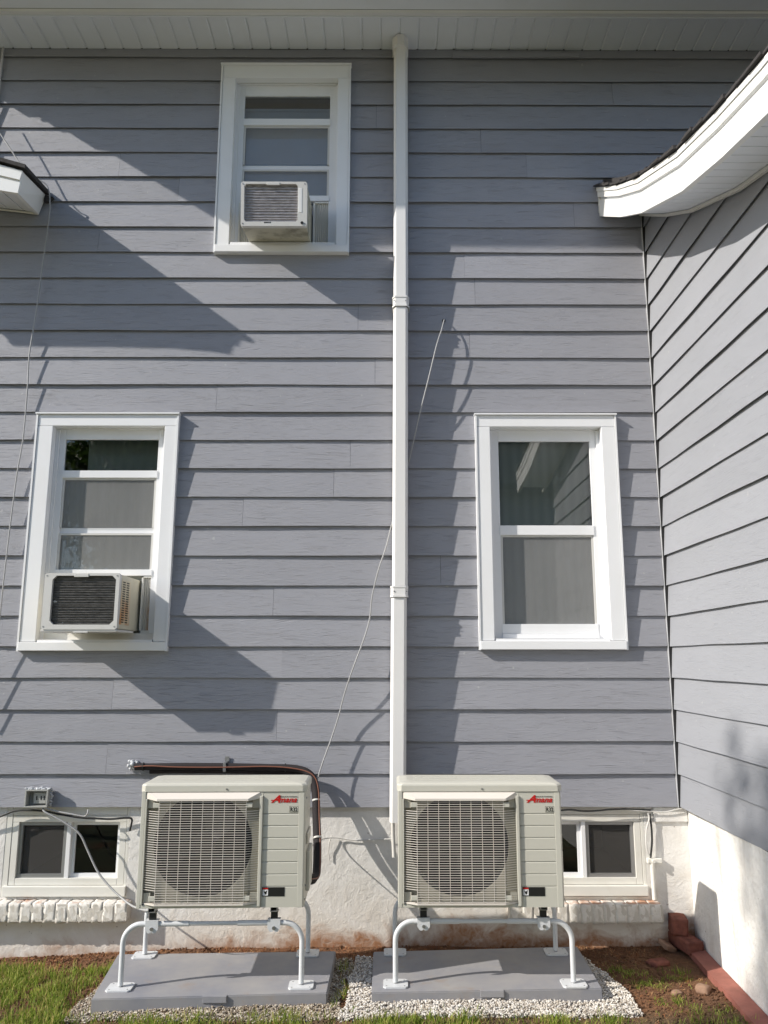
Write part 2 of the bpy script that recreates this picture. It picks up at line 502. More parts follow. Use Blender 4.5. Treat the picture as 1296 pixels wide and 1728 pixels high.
# ---- siding boards of the main wall
def wav(x, k): return .0011*math.sin(x*3.1+k*1.7) + .0007*math.sin(x*7.7+k*4.1)
def wavy(x, k): return .0012*math.sin(x*2.3+k*2.9) + .0006*math.sin(x*9.1+k)
def board_rect(mb, k, x0, x1, za, zb, yo=0.0, zc=None):
    z_b = zk(k)
    n_ = max(1, int(abs(x1-x0)/.22))
    vs, fs = [], []
    for i in range(n_+1):
        x = x0 + (x1-x0)*i/n_
        dz, dy = wav(x, k), wavy(x, k) + yo
        for z in (za, zb):
            t = (z-z_b)/EX
            yf = .0145*t + dy
            vs.append((x, yf, z + (dz if z == za and za <= z_b+1e-6 else 0)))
            vs.append((x, min(.0305, yf + .0032), z + (dz if z == za and za <= z_b+1e-6 else 0)))
    for i in range(n_):
        a = i*4; b = a+4
        fs += [(a, b, b+2, a+2), (a+1, a+3, b+3, b+1), (a, a+1, b+1, b), (a+2, b+2, b+3, a+3)]
    fs += [(0, 2, 3, 1), (n_*4, n_*4+1, n_*4+3, n_*4+2)]
    mb.add(vs, fs)
JOINTS = {1: [-1.63], 2: [-.66], 3: [-1.62], 4: [-.64, 1.02], 5: [-2.3], 7: [.30], 9: [-.9], 11: [-.25], 12: [.36],
          13: [-1.09], 14: [-.10], 15: [.50], 16: [-.21], 17: [.54], 18: [.475], 19: [-1.9], 20: [1.2], 22: [-1.8, .9], 24: [-.1],
          25: [1.5], 0: [.7, -1.1], 6: [-.7], 8: [.9], 10: [-.35], 21: [-1.4], 23: [.6]}
for k in range(28):
    z_b = zk(k)
    zt = min(z_b + EX + .016, SOF - .003) if k < 27 else SOF - .003
    xr = WX - .012 if k < 16 else (4.1)
    cuts = [-3.35] + sorted(JOINTS.get(k, [])) + [xr]
    # never leave a joint inside a window
    cuts = [c for c in cuts if not any(a-.03 < c < b+.03 and z_b < d and z_b+EX > c0 for a, b, c0, d in WIN.values())]
    for i, (a, b) in enumerate(zip(cuts, cuts[1:])):
        mb = MB()
        segs = [(a, b)]
        for wn, (wa, wb, wc, wd) in WIN.items():
            if not (wc < zt - .003 and wd > z_b + .003): continue
            new = []
            for s0, s1 in segs:
                if wb < s0 or wa > s1: new.append((s0, s1)); continue
                if wa > s0: new.append((s0, wa + .004))
                if wb < s1: new.append((wb - .004, s1))
                u0, u1 = max(s0, wa+.004), min(s1, wb-.004)
                if wc - z_b > .006: board_rect(mb, k, u0, u1, z_b, wc + .004)
                if zt - wd > .02 and wd > z_b: board_rect(mb, k, u0, u1, wd - .004, zt)
            segs = new
        groups = []
        joined = bool(mb.v)
        for s0, s1 in segs:
            board_rect(mb, k, s0 + .0008*(not joined), s1 - .0008*(not joined), z_b, zt, -.0016*(i % 2) if not joined else 0)
            if not joined: mb.build('siding_board', M['siding'], wall); mb = MB()
        if mb.v: mb.build('siding_board', M['siding'], wall)

# inside corner: slim dark gap plus light edge; outside corner line at far left
MB().box(WX-.0105, WX-.007, -.005, .03, Z0-.004, 4.46).build('corner_trim', M['corner_grey'], wall)
MB().box(WX-.005, WX+.012, -.004, .03, Z0-.004, 4.46).build('corner_channel', M['black'], wall)
MB().box(-2.650, -2.637, -.012, -.0005, 4.66, SOF-.002).build('corner_trim', M['corner_grey'], wall)
# thin starter strip under the soffit
MB().box(.42, 1.28, -.016, -.002, 5.595, 5.630).build('starter_strip', M['siding'], wall)

# ---- foundation
B1 = (-2.186, -1.485, .255, .737)
B2 = (.68, 1.447, .255, .737)
fb = MB()
plate(fb, -3.4, 1.72, -.35, Z0+.002, [B1, B2], .031, .12)
found = fb.build('foundation', M['stucco'], house, recalc=False)
# small ledge above foundation just under the siding at the right corner
MB().box(1.50, 1.695, .016, .0305, .655, .735, .004).build('corner_patch', M['stucco'], found)
# uneven render line: bulging stucco patches between the windows
def brick_row(x0, x1, zt, n_):
    pitch = (x1-x0)/n_
    MB().box(x0-.005, x1+.004, -.0446, .0305, zt-.098, zt-.006, .003).build('mortar_bed', M['mortar'], found)
    for i in range(n_):
        cx = x0 + pitch*(i+.5)
        wdt = pitch*.94*(1+random.uniform(-.05, .05))
        bm = bmesh.new(); bmesh.ops.create_cube(bm, size=1)
        bmesh.ops.subdivide_edges(bm, edges=bm.edges[:], cuts=4, use_grid_fill=True)
        off = random.uniform(0, 50)
        for q in bm.verts:
            c = q.co
            rr = c.copy()
            # rounded corners
            for ax in range(3):
                pass
            l = max(abs(c.x), abs(c.y), abs(c.z))
            sq = Vector((c.x, c.y, c.z))
            rnd_ = sq.normalized()*.62
            e = (abs(c.x) > .45)+(abs(c.y) > .45)+(abs(c.z) > .45)
            if e >= 2: sq = sq.lerp(rnd_, .035)
            sq += Vector((noise.noise(sq*3+Vector((off,0,0))), noise.noise(sq*3+Vector((0,off,0))), noise.noise(sq*3+Vector((0,0,off)))))*.06
            q.co = Vector((cx + sq.x*wdt, -.006 + sq.y*.078, zt-.052 + sq.z*.100 + random.uniform(-.0008, .0008)))
        mb = MB().addbm(bm, None, True)
        o = mb.build('brick', M['brick_white'], found)
        o.rotation_euler = (0, 0, 0)
brick_row(-2.62, -1.452, .248, 18)
brick_row(.66, 1.497, .240, 13)

# ---- windows
def window(name, outer, inner, gx, rails, panes, label, interior, cased=True, ac=None):
    """outer/inner trim rects; gx frame glass x-range; rails list of z pairs (with y), panes list of (z0,z1,kind)"""
    ax, bx, az, bz = outer; ix0, ix1, iz0, iz1 = inner
    yf = -.021
    fr = MB()
    fr.box(ax+.010, bx-.010, yf, .030, iz1, bz-.012, .003)          # head
    win = fr.build('window', M['trim'], house, label=label)
    c = MB().box(ax+.010, ix0, yf-.001, .030, az+.052, iz1-.0015, .003); c.build('side_casing', M['trim'], win)
    c = MB().box(ix1, bx-.010, yf-.001, .030, az+.052, iz1-.0015, .003); c.build('side_casing', M['trim'], win)
    c = MB().box(ax+.006, bx-.006, yf-.010, .030, az, az+.050, .003); c.build('sill', M['trim'], win)
    # drip cap and j-channel edges
    c = MB().box(ax-.006, bx+.006, yf-.014, .020, bz-.011, bz-.002); c.build('drip_cap', M['trim'], win)
    c = MB().box(ax-.002, ax+.009, yf-.006, .020, az-.003, bz-.012); c.build('edge_trim', M['trim'], win)
    c = MB().box(bx-.009, bx+.002, yf-.006, .020, az-.003, bz-.012); c.build('edge_trim', M['trim'], win)
    # jambs / reveals
    j = MB()
    j.box(ix0-.004, ix0+.006, .031, .075, iz0-.02, iz1+.01); j.box(ix1-.006, ix1+.004, .031, .075, iz0-.02, iz1+.01)
    j.box(ix0+.006, ix1-.006, .031, .075, iz1-.006, iz1+.010)
    j.box(ix0+.006, ix1-.006, -.018, .075, az+.049, iz0+.004)
    j.build('jamb', M['trim'], win)
    g0, g1 = gx
    top = panes[0][1]; bot = panes[-1][0]
    s = MB()
    s.box(ix0+.006, g0, .046, .072, iz0+.004, iz1-.006, .002); s.box(g1, ix1-.006, .046, .072, iz0+.004, iz1-.006, .002)
    s.box(g0, g1, .0465, .0715, top, iz1-.006, .002)
    s.build('sash_frame', M['trim'], win)
    # inner stepped bead
    s = MB()
    s.box(ix0+.006, ix0+.020, .034, .0455, iz0+.004, iz1-.010); s.build('outer_bead', M['trim'], win)
    s = MB(); s.box(ix1-.020, ix1-.006, .034, .0455, iz0+.004, iz1-.010); s.build('outer_bead', M['trim'], win)
    for z0_, z1_, y_ in rails:
        MB().box(g0-.004, g1+.004, y_, .0735, z0_, z1_, .002).build('rail', M['trim'], win)
    for z0_, z1_, kind in panes:
        if kind == 'glass':
            MB().add([(g0, .058, z0_), (g1, .058, z0_), (g1, .058, z1_), (g0, .058, z1_)], [(0,1,2,3)]).build('pane', M['glass'], win, recalc=False)
        else:
            e = MB()
            e.box(g0+.001, g0+.013, .0515, .060, z0_, z1_); e.box(g1-.013, g1-.001, .0515, .060, z0_, z1_); e.box(g0+.013, g1-.013, .0515, .060, z1_-.012, z1_)
            e.build('screen_frame', M['ac_white'], win)
            MB().add([(g0+.012, .056, z0_), (g1-.012, .056, z0_), (g1-.012, .056, z1_-.01), (g0+.012, .056, z1_-.01)], [(0,1,2,3)]).build('insect_screen', M['screen'], win, recalc=False)
            MB().add([(g0, .070, z0_), (g1, .070, z0_), (g1, .070, z1_), (g0, .070, z1_)], [(0,1,2,3)]).build('pane', M['glass'], win, recalc=False)
    # shallow room behind
    rm = MB()
    x0_, x1_, z0_, z1_ = ix0-.01, ix1+.01, iz0-.02, iz1+.02
    y0_, y1_ = .19, .9
    rm.add([(x0_,y0_,z0_),(x1_,y0_,z0_),(x1_,y0_,z1_),(x0_,y0_,z1_),(x0_,y1_,z0_),(x1_,y1_,z0_),(x1_,y1_,z1_),(x0_,y1_,z1_)],
           [(4,5,6,7),(0,1,5,4),(2,3,7,6),(1,2,6,5),(3,0,4,7)])
    rm.build('room', M['room'], win)
    interior(win, g0, g1, iz0, iz1)
    return win

def curtain(win, x0, x1, z0, z1, y=.13, m='curtain', amp=.004, name='curtain', seg=36):
    vs, fs = [], []
    for i in range(seg+1):
        x = x0 + (x1-x0)*i/seg
        yy = y + amp*math.sin(i*1.35) + amp*.5*math.sin(i*.41+2)
        vs += [(x, yy, z0), (x, yy, z1)]
    fs = [(2*i, 2*i+2, 2*i+3, 2*i+1) for i in range(seg)]
    return MB().add(vs, fs, True).build(name, M[m], win, recalc=False)

def int_L(win, g0, g1, z0, z1):
    curtain(win, g0-.03, g1+.02, z0, 2.70, .10)
    curtain(win, g0+.10, g1+.02, 2.6, z1, .17)
def int_R(win, g0, g1, z0, z1):
    curtain(win, g0-.03, g1+.03, z0, z1, .11)
def int_T(win, g0, g1, z0, z1):
    curtain(win, g0-.03, g1+.03, z0, 5.27, .10, 'blind', .002, 'roller_blind', 8)
    MB().box(g0-.03, g1+.03, 0.092, .108, 5.255, 5.275).build('blind_bar', M['blind'], win)

window('L', WIN['L'], (-2.084, -1.395, 1.675, 2.983), (-2.028, -1.449),
       [(2.668, 2.714, .040), (2.323, 2.357, .064), (2.062, 2.099, .040)],
       [(2.714, 2.914, 'glass'), (2.357, 2.668, 'screen'), (2.099, 2.323, 'screen')],
       'lower left window with a window air conditioner and rust streak', int_L)
window('R', WIN['R'], (.612, 1.300, 1.682, 2.981), (.671, 1.240),
       [(2.312, 2.371, .040), (1.715, 1.773, .042), (1.688, 1.7145, .032)],
       [(2.371, 2.905, 'glass'), (1.773, 2.312, 'screen')],
       'lower right double-hung window without an air conditioner', int_R)
window('T', WIN['T'], (-1.049, -.358, 4.215, 5.423), (-.995, -.415),
       [(5.112, 5.161, .040), (4.787, 4.824, .064), (4.550, 4.589, .040)],
       [(5.161, 5.339, 'glass'), (4.824, 5.112, 'screen'), (4.589, 4.787, 'screen')],
       'upper window with a shaded air conditioner under the eave', int_T)

# basement sliders
def slider(x0, x1, z0, z1, stile, left_screen, label):
    w_ = MB()
    t = .036
    w_.box(x0, x1, .034, .10, z1-t, z1, .002)
    win = w_.build('window', M['trim_old'], house, label=label)
    MB().box(x0, x0+t, .0345, .10, z0, z1-t-.001, .002).build('side_casing', M['trim_old'], win)
    MB().box(x1-t, x1, .0345, .10, z0, z1-t-.001, .002).build('side_casing', M['trim_old'], win)
    MB().box(x0+t+.001, x1-t-.001, .0345, .10, z0, z0+t, .002).build('bottom_frame', M['trim_old'], win)
    MB().box(x0-.02, x1+.02, .010, .10, z0-.055, z0-.002, .003).build('sill', M['trim_old'], win)
    # vinyl inner frames
    a, b = x0+t, stile-.012
    c, d = stile+.012, x1-t
    zz0, zz1 = z0+t, z1-t
    def sash(p, q, y, sc):
        f_ = MB(); w2 = .020
        f_.box(p, q, y, y+.02, zz1-w2, zz1, .001); f_.box(p, q, y, y+.02, zz0, zz0+w2, .001)
        f_.box(p, p+w2, y+.0005, y+.0195, zz0+w2, zz1-w2, .001); f_.box(q-w2, q, y+.0005, y+.0195, zz0+w2, zz1-w2, .001)
        f_.build('sash_frame', M['rail'] if sc else M['trim'], win)
        MB().add([(p+w2, y+.012, zz0+w2), (q-w2, y+.012, zz0+w2), (q-w2, y+.012, zz1-w2), (p+w2, y+.012, zz1-w2)], [(0,1,2,3)]).build('insect_screen' if sc else 'pane', M['screen_dark'] if sc else M['glass_low'], win, recalc=False)
    if left_screen: sash(a, b, .046, True); sash(c, d, .060, False)
    else: sash(a, b, .060, False); sash(c, d, .046, True)
    MB().box(stile-.012, stile+.012, .040, .09, zz0, zz1, .002).build('mullion', M['trim'], win)
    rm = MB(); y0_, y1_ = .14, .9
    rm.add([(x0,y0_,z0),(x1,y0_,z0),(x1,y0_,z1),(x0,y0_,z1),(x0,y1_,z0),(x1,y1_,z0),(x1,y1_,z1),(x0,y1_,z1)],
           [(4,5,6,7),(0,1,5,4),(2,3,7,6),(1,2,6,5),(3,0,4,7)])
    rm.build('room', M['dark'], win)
slider(-2.150, -1.503, .318, .690, -1.830, True, 'left basement sliding window')
slider(.705, 1.425, .318, .690, 1.100, False, 'right basement sliding window')
# old timber frames around the basement windows
tf = MB(); tf.box(-2.186, -2.152, .0325, .09, .256, .736, .002); tf.box(-1.501, -1.486, .0325, .09, .256, .736, .002); tf.box(-2.151, -1.502, .0325, .09, .692, .736, .002)
tf.build('timber_frame', M['trim_old'], found)
tf = MB(); tf.box(.681, .703, .0325, .09, .256, .736, .002); tf.box(1.427, 1.446, .0325, .09, .256, .736, .002); tf.box(.704, 1.426, .0325, .09, .692, .736, .002)
tf.build('timber_frame', M['trim_old'], found)

# ---- eave: soffit boards, fascia strip, gutter, added unseen overhang, roof slab
ev = MB().add([(-3.20, .03, SOF+.03), (4.2, .03, SOF+.03), (4.2, -.29, SOF+.03), (-3.10, -.29, SOF+.03)], [(0,1,2,3)])
eave = ev.build('eave', M['backing'], house, recalc=False)
x = -3.20; i = 0
base_me = None
while x < 3.9:
    p = .1255
    mb = MB()
    # one v-grooved board: flat with a folded edge
    prof = [(0, .0), (p-.017, 0), (p-.012, .006), (p-.006, .006), (p-.001, -.003), (p-.001, .012), (0, .012)]
    mb.prism(prof, -.283, .006, 'y')
    if base_me is None:
        o = mb.build('soffit_board', M['soffit'], eave); base_me = o.data; o.location = (x, 0, SOF)
    else: link('soffit_board', base_me, eave, (x, 0, SOF + random.uniform(-.0008, .0008)))
    x += p; i += 1
MB().box(-3.12, 4.1, -.296, -.284, SOF-.022, SOF+.03, .002).build('soffit_channel', M['soffit'], eave)
MB().prism([(-.297, SOF-.014), (-.330, SOF-.020), (-.334, SOF-.004), (-.297, SOF+.0)], -3.1, 4.1, 'x').build('lower_fascia', M['fascia'], eave)
gt = MB().prism([(-.335, SOF-.002), (-.425, SOF-.002), (-.455, SOF+.04), (-.47, SOF+.12), (-.335, SOF+.12)], -3.08, 4.1, 'x').build('gutter', M['soffit'], eave)
MB().add([(-3.06, -.44, SOF+.03), (4.2, -.44, SOF+.03), (4.2, -.80, SOF-.01), (-2.965, -.80, SOF-.01),
          (-3.06, -.44, SOF+.15), (4.2, -.44, SOF+.15), (4.2, -.80, SOF+.06), (-2.965, -.80, SOF+.06)],
         [(0,1,2,3),(7,6,5,4),(3,2,6,7),(0,3,7,4),(1,0,4,5),(2,1,5,6)]).build('added_overhang', M['fascia'], eave)  # unseen overhang, added and skewed so its shadow covers the upper wall
MB().add([(-3.22, .3, 6.3), (4.2, .3, 6.3), (4.2, -.82, SOF+.075), (-2.96, -.82, SOF+.075), (-3.2, .05, SOF+.04), (4.2, .05, SOF+.04)],
         [(0,1,2,3),(0,3,4),(4,5,1,0),(1,5,2)]).build('roof', M['shingle'], house)

# ================================================================== SIDE WING
wing = empty('house_wing', (WX, 0, 0), 'side wing of the house in sunlit grey siding with flared white rake', 'house wing')
def toW(mb):
    mb.v = [(a-WX, b, c) for a, b, c in mb.v]; return mb
wm = MB()
yy = [.0, -.425, -.794, -1.355, -1.783, -2.25, -2.7, -3.0]
vs = []
for y in yy: vs += [(WX+.032, y, Z0+.006), (WX+.032, y, rake_z(y)+.05)]
fs = [(2*i, 2*i+1, 2*i+3, 2*i+2) for i in range(len(yy)-1)]
wm.add(vs, fs)
wm.add([(WX+.032, -3.0, .0), (4.2, -3.0, .0), (4.2, -3.0, 3.4), (WX+.032, -3.0, 3.4)], [(0,1,2,3)])
wwall = toW(wm).build('wall', M['backing'], wing)
for k in range(0, 21):
    z_b = zk(k)
    # y extent where board's bottom is below the rake line
    ye = -3.0
    for t in range(0, 300):
        y = -t*.01
        if rake_z(y) - .006 < z_b: ye = y + .01; break
    if ye > -.02: continue
    n_ = max(2, int(abs(ye)/.08))
    vs, fs = [], []
    for i in range(n_+1):
        y = -.004 + (ye+.004)*i/n_
        zt = min(z_b+EX+.016, rake_z(y)+.004)
        zt = max(zt, z_b+.002)
        dz = wav(y*1.3+9, k+3)
        t = (zt-z_b)/EX
        xo = wavy(y*1.2+5, k+5)
        vs += [(WX+xo, y, z_b+dz), (WX+.0145*t+xo, y, zt), (WX+.0032+xo, y, z_b+dz), (WX+.0145*t+.0032+xo, y, zt)]
    for i in range(n_):
        a = i*4; b = a+4
        fs += [(a, a+1, b+1, b), (a+2, b+2, b+3, a+3), (a, b, b+2, a+2), (a+1, a+3, b+3, b+1)]
    fs += [(0, 2, 3, 1), (n_*4, n_*4+1, n_*4+3, n_*4+2)]
    toW(MB().add(vs, fs)).build('siding_board', M['siding_side'], wwall)
# wing foundation (leans in slightly toward the yard)
wf = MB()
def wfx(y): return 1.697 + .048*y
vs = []
for y in np.linspace(.03, -3.0, 20):
    for z in (-.35, 0, .25, .5, Z0-.002): vs.append((wfx(y)+.003*noise.noise(Vector((y*3, z*3, 1))), y, z))
fs = [(i*5+j, i*5+j+1, (i+1)*5+j+1, (i+1)*5+j) for i in range(19) for j in range(4)]
wf.add(vs, fs, True)
toW(wf).build('foundation', M['stucco_side'], wing)
# underside board between siding and foundation
toW(MB().box(WX+.011, 1.72, -3.0, .0, Z0-.004, Z0+.004)).build('starter_strip', M['trim_old'], wing)

# rake fascia
FX = 1.372
def rpts(off):
    """points offset perpendicular-ish (straight up) from rake bottom"""
    return [(y, z+off(y)) for y, z in RAKE[1:]]
def strip(mb, x0, x1, offa, offb, pts=RAKE[1:]):
    vs = []
    for y, z in pts:
        vs += [(x0, y, z+offa), (x1, y, z+offa), (x1, y, z+offb), (x0, y, z+offb)]
    n_ = len(pts); fs = []
    for i in range(n_-1):
        a, b = i*4, i*4+4
        for j in range(4):
            j2 = (j+1) % 4
            fs.append((a+j, a+j2, b+j2, b+j))
    fs += [(0,1,2,3), ((n_-1)*4+3, (n_-1)*4+2, (n_-1)*4+1, (n_-1)*4)]
    mb.add(vs, fs); return mb
rf = toW(strip(MB(), FX+.03, 4.2, .20, .255)).build('roof', M['shingle'], wing)
toW(strip(MB(), FX-.006, FX+.022, -.012, .108)).build('rake_board', M['fascia'], rf)
toW(strip(MB(), FX+.006, FX+.024, .109, .125)).build('shadow_channel', M['soffit'], rf)
toW(strip(MB(), FX-.012, FX+.024, .126, .168)).build('upper_fascia', M['fascia'], rf)
toW(strip(MB(), FX-.018, FX+.024, .169, .196)).build('drip_edge', M['fascia'], rf)
# end caps against the house wall
toW(MB().box(FX-.010, FX+.03, -.012, -.002, 4.44, 4.62)).build('end_cap', M['trim_old'], rf)
# shingle courses stepping along the rake, one tab each
L_ = []
y = .0
while y > -3.4:
    L_.append(y); y -= .105
for a, b in zip(L_, L_[1:]):
    za, zb = rake_z(a), rake_z(b)
    j = random.uniform(-.010, .006)
    mb = MB()
    ov = FX-.030+j
    x1 = FX+.36
    t0 = .201; t1 = .213 + random.uniform(0, .007)
    mb.add([(ov, a, za+t0), (x1, a, za+t0), (x1, b-.012, zb+t0), (ov, b-.012, zb+t0),
            (ov, a, za+t0+.009), (x1, a, za+t0+.009), (x1, b-.012, zb+t1), (ov, b-.012, zb+t1)],
           [(3,2,1,0),(4,5,6,7),(0,1,5,4),(1,2,6,5),(2,3,7,6),(3,0,4,7)])
    toW(mb).build('shingle', M['shingle'], rf)
# wing soffit boards
def rake_off(y, o): return rake_z(y)+o
y = -.002
while y > -3.3:
    y2 = y-.088
    mb = MB()
    za, zb = rake_z(y)+.012, rake_z(y2+.007)+.012
    zc = rake_z(y2)+.020
    X0, X1 = FX+.022, WX+.02
    mb.add([(X0,y,za),(X1,y,za),(X1,y2+.008,zb),(X0,y2+.008,zb),(X1,y2+.001,zc),(X0,y2+.001,zc),(X0,y,za+.014),(X1,y,za+.014),(X1,y2+.001,zc+.008),(X0,y2+.001,zc+.008)],
           [(0,1,2,3),(3,2,4,5),(6,9,8,7),(0,3,5,9,6),(1,7,8,4,2),(0,6,7,1),(5,4,8,9)])
    toW(mb).build('soffit_board', M['soffit'], rf)
    y = y2
# trim along the wall / soffit junction
toW(strip(MB(), WX-.022, WX-.003, -.010, .008, [(y_, z_) for y_, z_ in RAKE[1:]])).build('frieze_trim', M['trim_old'], rf)

# ================================================================== LEFT GABLE RAKE
lr = empty('gable_rake', (-2.264, 0, 4.42), 'short white flared rake end with dark shingles at the left edge of the upper wall', 'roof edge')
LT = [(-2.200, 4.425), (-2.345, 4.468), (-2.60, 4.525), (-2.95, 4.565), (-3.6, 4.60)]
LB = [(-2.216, 4.285), (-2.335, 4.306), (-2.60, 4.335), (-2.95, 4.345), (-3.6, 4.35)]
def toL(mb):
    mb.v = [(a+2.264, b, c-4.42) for a, b, c in mb.v]; return mb
YF = -.455
WT = [(-2.264, 4.556), (-2.36, 4.575), (-2.60, 4.64), (-2.95, 4.70), (-3.6, 4.76)]
WB = [(-2.302, 4.421), (-2.40, 4.436), (-2.60, 4.46), (-2.95, 4.47), (-3.6, 4.475)]
mb = MB(); vs = []
for (a, b), (c, d) in zip(LB, LT): vs += [(a, YF, b), (c, YF, d), (a, YF+.02, b), (c, YF+.02, d)]
fs = []
for i in range(4):
    a = i*4; b = a+4
    fs += [(a, b, b+1, a+1), (a+2, a+3, b+3, b+2), (a, a+2, b+2, b), (a+1, b+1, b+3, a+3)]
fs += [(0, 1, 3, 2)]
toL(mb.add(vs, fs)).build('rake_fascia', M['fascia'], lr)
# second moulding band
vs = []
for (a, b), (c, d) in zip(LB, LT):
    u = (a*.42+c*.58, b*.42+d*.58)
    vs += [(u[0], YF-.010, u[1]), (c+.004, YF-.010, d), (u[0], YF-.0005, u[1]), (c+.004, YF-.0005, d)]
fs = []
for i in range(4):
    a = i*4; b = a+4
    fs += [(a, b, b+1, a+1), (a+2, a+3, b+3, b+2), (a, a+2, b+2, b), (a+1, b+1, b+3, a+3)]
fs += [(0, 1, 3, 2)]
toL(MB().add(vs, fs)).build('rake_moulding', M['fascia'], lr)
# end face
(ax_, az_), (cx_, cz_) = LB[0], LT[0]
(bx_, bz_), (dx_, dz_) = WB[0], WT[0]
toL(MB().add([(ax_+.001, YF, az_), (cx_+.001, YF, cz_), (dx_+.001, -.001, dz_), (bx_+.001, -.001, bz_),
              (ax_-.02, YF+.021, az_), (cx_-.02, YF+.021, cz_), (dx_-.02, -.001, dz_), (bx_-.02, -.001, bz_)],
             [(0,3,2,1), (4,5,6,7), (0,1,5,4), (3,7,6,2), (1,2,6,5), (0,4,7,3)])).build('end_fascia', M['fascia'], lr)
# soffit boards
for i in range(4):
    (a, za), (b, zb) = LB[i], LB[i+1]; (c, zc), (d, zd) = WB[i], WB[i+1]
    nb = max(1, round(abs(b-a)/.11))
    for j in range(nb):
        t0, t1 = j/nb, (j+.93)/nb
        P = lambda p, q, t: p+(q-p)*t
        x0, z0, x1, z1 = P(a, b, t0), P(za, zb, t0), P(a, b, t1), P(za, zb, t1)
        X0, Z0_, X1, Z1_ = P(c, d, t0), P(zc, zd, t0), P(c, d, t1), P(zc, zd, t1)
        u = .012
        toL(MB().add([(x0-.02*(i+j == 0), YF+.021, z0+u), (x1, YF+.021, z1+u), (X1, .0, Z1_+u), (X0-.02*(i+j == 0), .0, Z0_+u),
                      (x0-.02*(i+j == 0), YF+.021, z0+u+.008), (x1, YF+.021, z1+u+.008), (X1, .0, Z1_+u+.008), (X0-.02*(i+j == 0), .0, Z0_+u+.008)],
                     [(0,1,2,3),(7,6,5,4),(0,4,5,1),(1,5,6,2),(2,6,7,3),(3,7,4,0)])).build('soffit_board', M['soffit'], lr)
vs = []
for (a, b), (c, d) in zip(LT, WT): vs += [(a+.028, YF-.03, b+.006), (c+.022, .0, d+.006), (a+.028, YF-.03, b+.030), (c+.022, .0, d+.030)]
fs = []
for i in range(4):
    a = i*4; b = a+4
    fs += [(a, b, b+1, a+1), (a+2, a+3, b+3, b+2), (a, a+2, b+2, b), (a+1, b+1, b+3, a+3)]
fs += [(0, 1, 3, 2)]
toL(MB().add(vs, fs)).build('shingle_edge', M['shingle'], lr)
toL(MB().tube([(WB[0][0]-.004, -.006, WB[0][1]+.002), (WB[1][0], -.006, WB[1][1]), (WB[2][0], -.006, WB[2][1]), (WB[3][0], -.006, WB[3][1])], .007, 6)).build('frieze_trim', M['trim_old'], lr)
toL(MB().prism([(-2.262, 4.545), (-2.205, 4.53), (-2.235, 4.50), (-2.262, 4.50)], -.03, -.002, 'y')).build('flashing', M['shingle'], lr)

# ================================================================== LINE COVER (white vertical channel)
lc = empty('line_cover', (.05, 0, .675), 'tall white vertical line cover running from the soffit down to the right condenser', 'pipe cover')
def toC(mb):
    mb.v = [(a-.05, b, c-.675) for a, b, c in mb.v]; return mb
def cprof(cx, w=.046, d=.112, ch=.016, cy=.030):
    return [(cx-w, -.018), (cx-w, -d+cy), (cx-w+ch, -d), (cx+w-ch, -d), (cx+w, -d+cy), (cx+w, -.018)]
def csec(z0, z1, c0, c1, name, **k):
    p0, p1 = cprof(c0, **k), cprof(c1, **k); n_ = len(p0)
    vs = [(a, b, z0) for a, b in p0] + [(a, b, z1) for a, b in p1]
    fs = [tuple(range(n_))[::-1], tuple(range(n_, 2*n_))] + [(i, (i+1) % n_, n_+(i+1) % n_, n_+i) for i in range(n_)]
    toC(MB().add(vs, fs)).build(name, M['cover'], lc)
csec(3.800, 5.600, .062, .064, 'cover_section')
csec(1.985, 3.735, .054, .061, 'cover_section')
csec(.675, 1.925, .040, .048, 'cover_section')
csec(3.733, 3.802, .0615, .0618, 'coupling', w=.050, d=.117, ch=.016, cy=.031)
csec(1.922, 1.987, .0495, .0505, 'coupling', w=.051, d=.118, ch=.016, cy=.031)
for zc_, cc in ((3.738, .0615), (3.797, .0615), (1.927, .050), (1.982, .050)):
    csec(zc_-.005, zc_+.005, cc, cc, 'coupling_rim', w=.0535, d=.1205, ch=.016, cy=.031)
csec(5.585, 5.664, .062, .062, 'soffit_elbow', w=.053, d=.135, ch=.03, cy=.04)
toC(MB().tube([(.012, -.05, .70), (.014, -.052, .60), (.020, -.056, .485)], .011, 10)).build('drain_pipe', M['cable_white'], lc)
for zz in (3.768, 1.955):
    for s_ in (-1, 1): toC(MB().cyl((.056+s_*.036, -.121, zz), .004, .003, 'y', 8)).build('screw', M['screw'], lc)

# ================================================================== CONDENSERS
def text_mesh(s, size, shear=0.0, off=0.0, ext=.0004, xs=1.0):
    cu = bpy.data.curves.new('txt', 'FONT'); cu.body = s; cu.size = size; cu.shear = shear; cu.offset = off; cu.extrude = ext
    cu.resolution_u = 3
    ob = bpy.data.objects.new('txt', cu); COL.objects.link(ob)
    dg = bpy.context.evaluated_depsgraph_get()
    me = bpy.data.meshes.new_from_object(ob.evaluated_get(dg))
    bpy.data.objects.remove(ob)
    me.transform(Matrix.Rotation(R(90), 4, 'X') @ Matrix.Diagonal((xs, 1, 1, 1)))
    return me
def add_text(name, me, m, parent, loc, fit=None):
    me.materials.clear(); me.materials.append(m)
    xsv = [v.co.x for v in me.vertices]; zv = [v.co.z for v in me.vertices]
    if fit:
        sx = fit[0]/(max(xsv)-min(xsv)); sz = fit[1]/(max(zv)-min(zv))
        me.transform(Matrix.Diagonal((sx, 1, sz, 1)))
        x0 = min(v.co.x for v in me.vertices); z0 = min(v.co.z for v in me.vertices)
        me.transform(Matrix.Translation((-x0, 0, -z0)))
    return link(name, me, parent, loc)

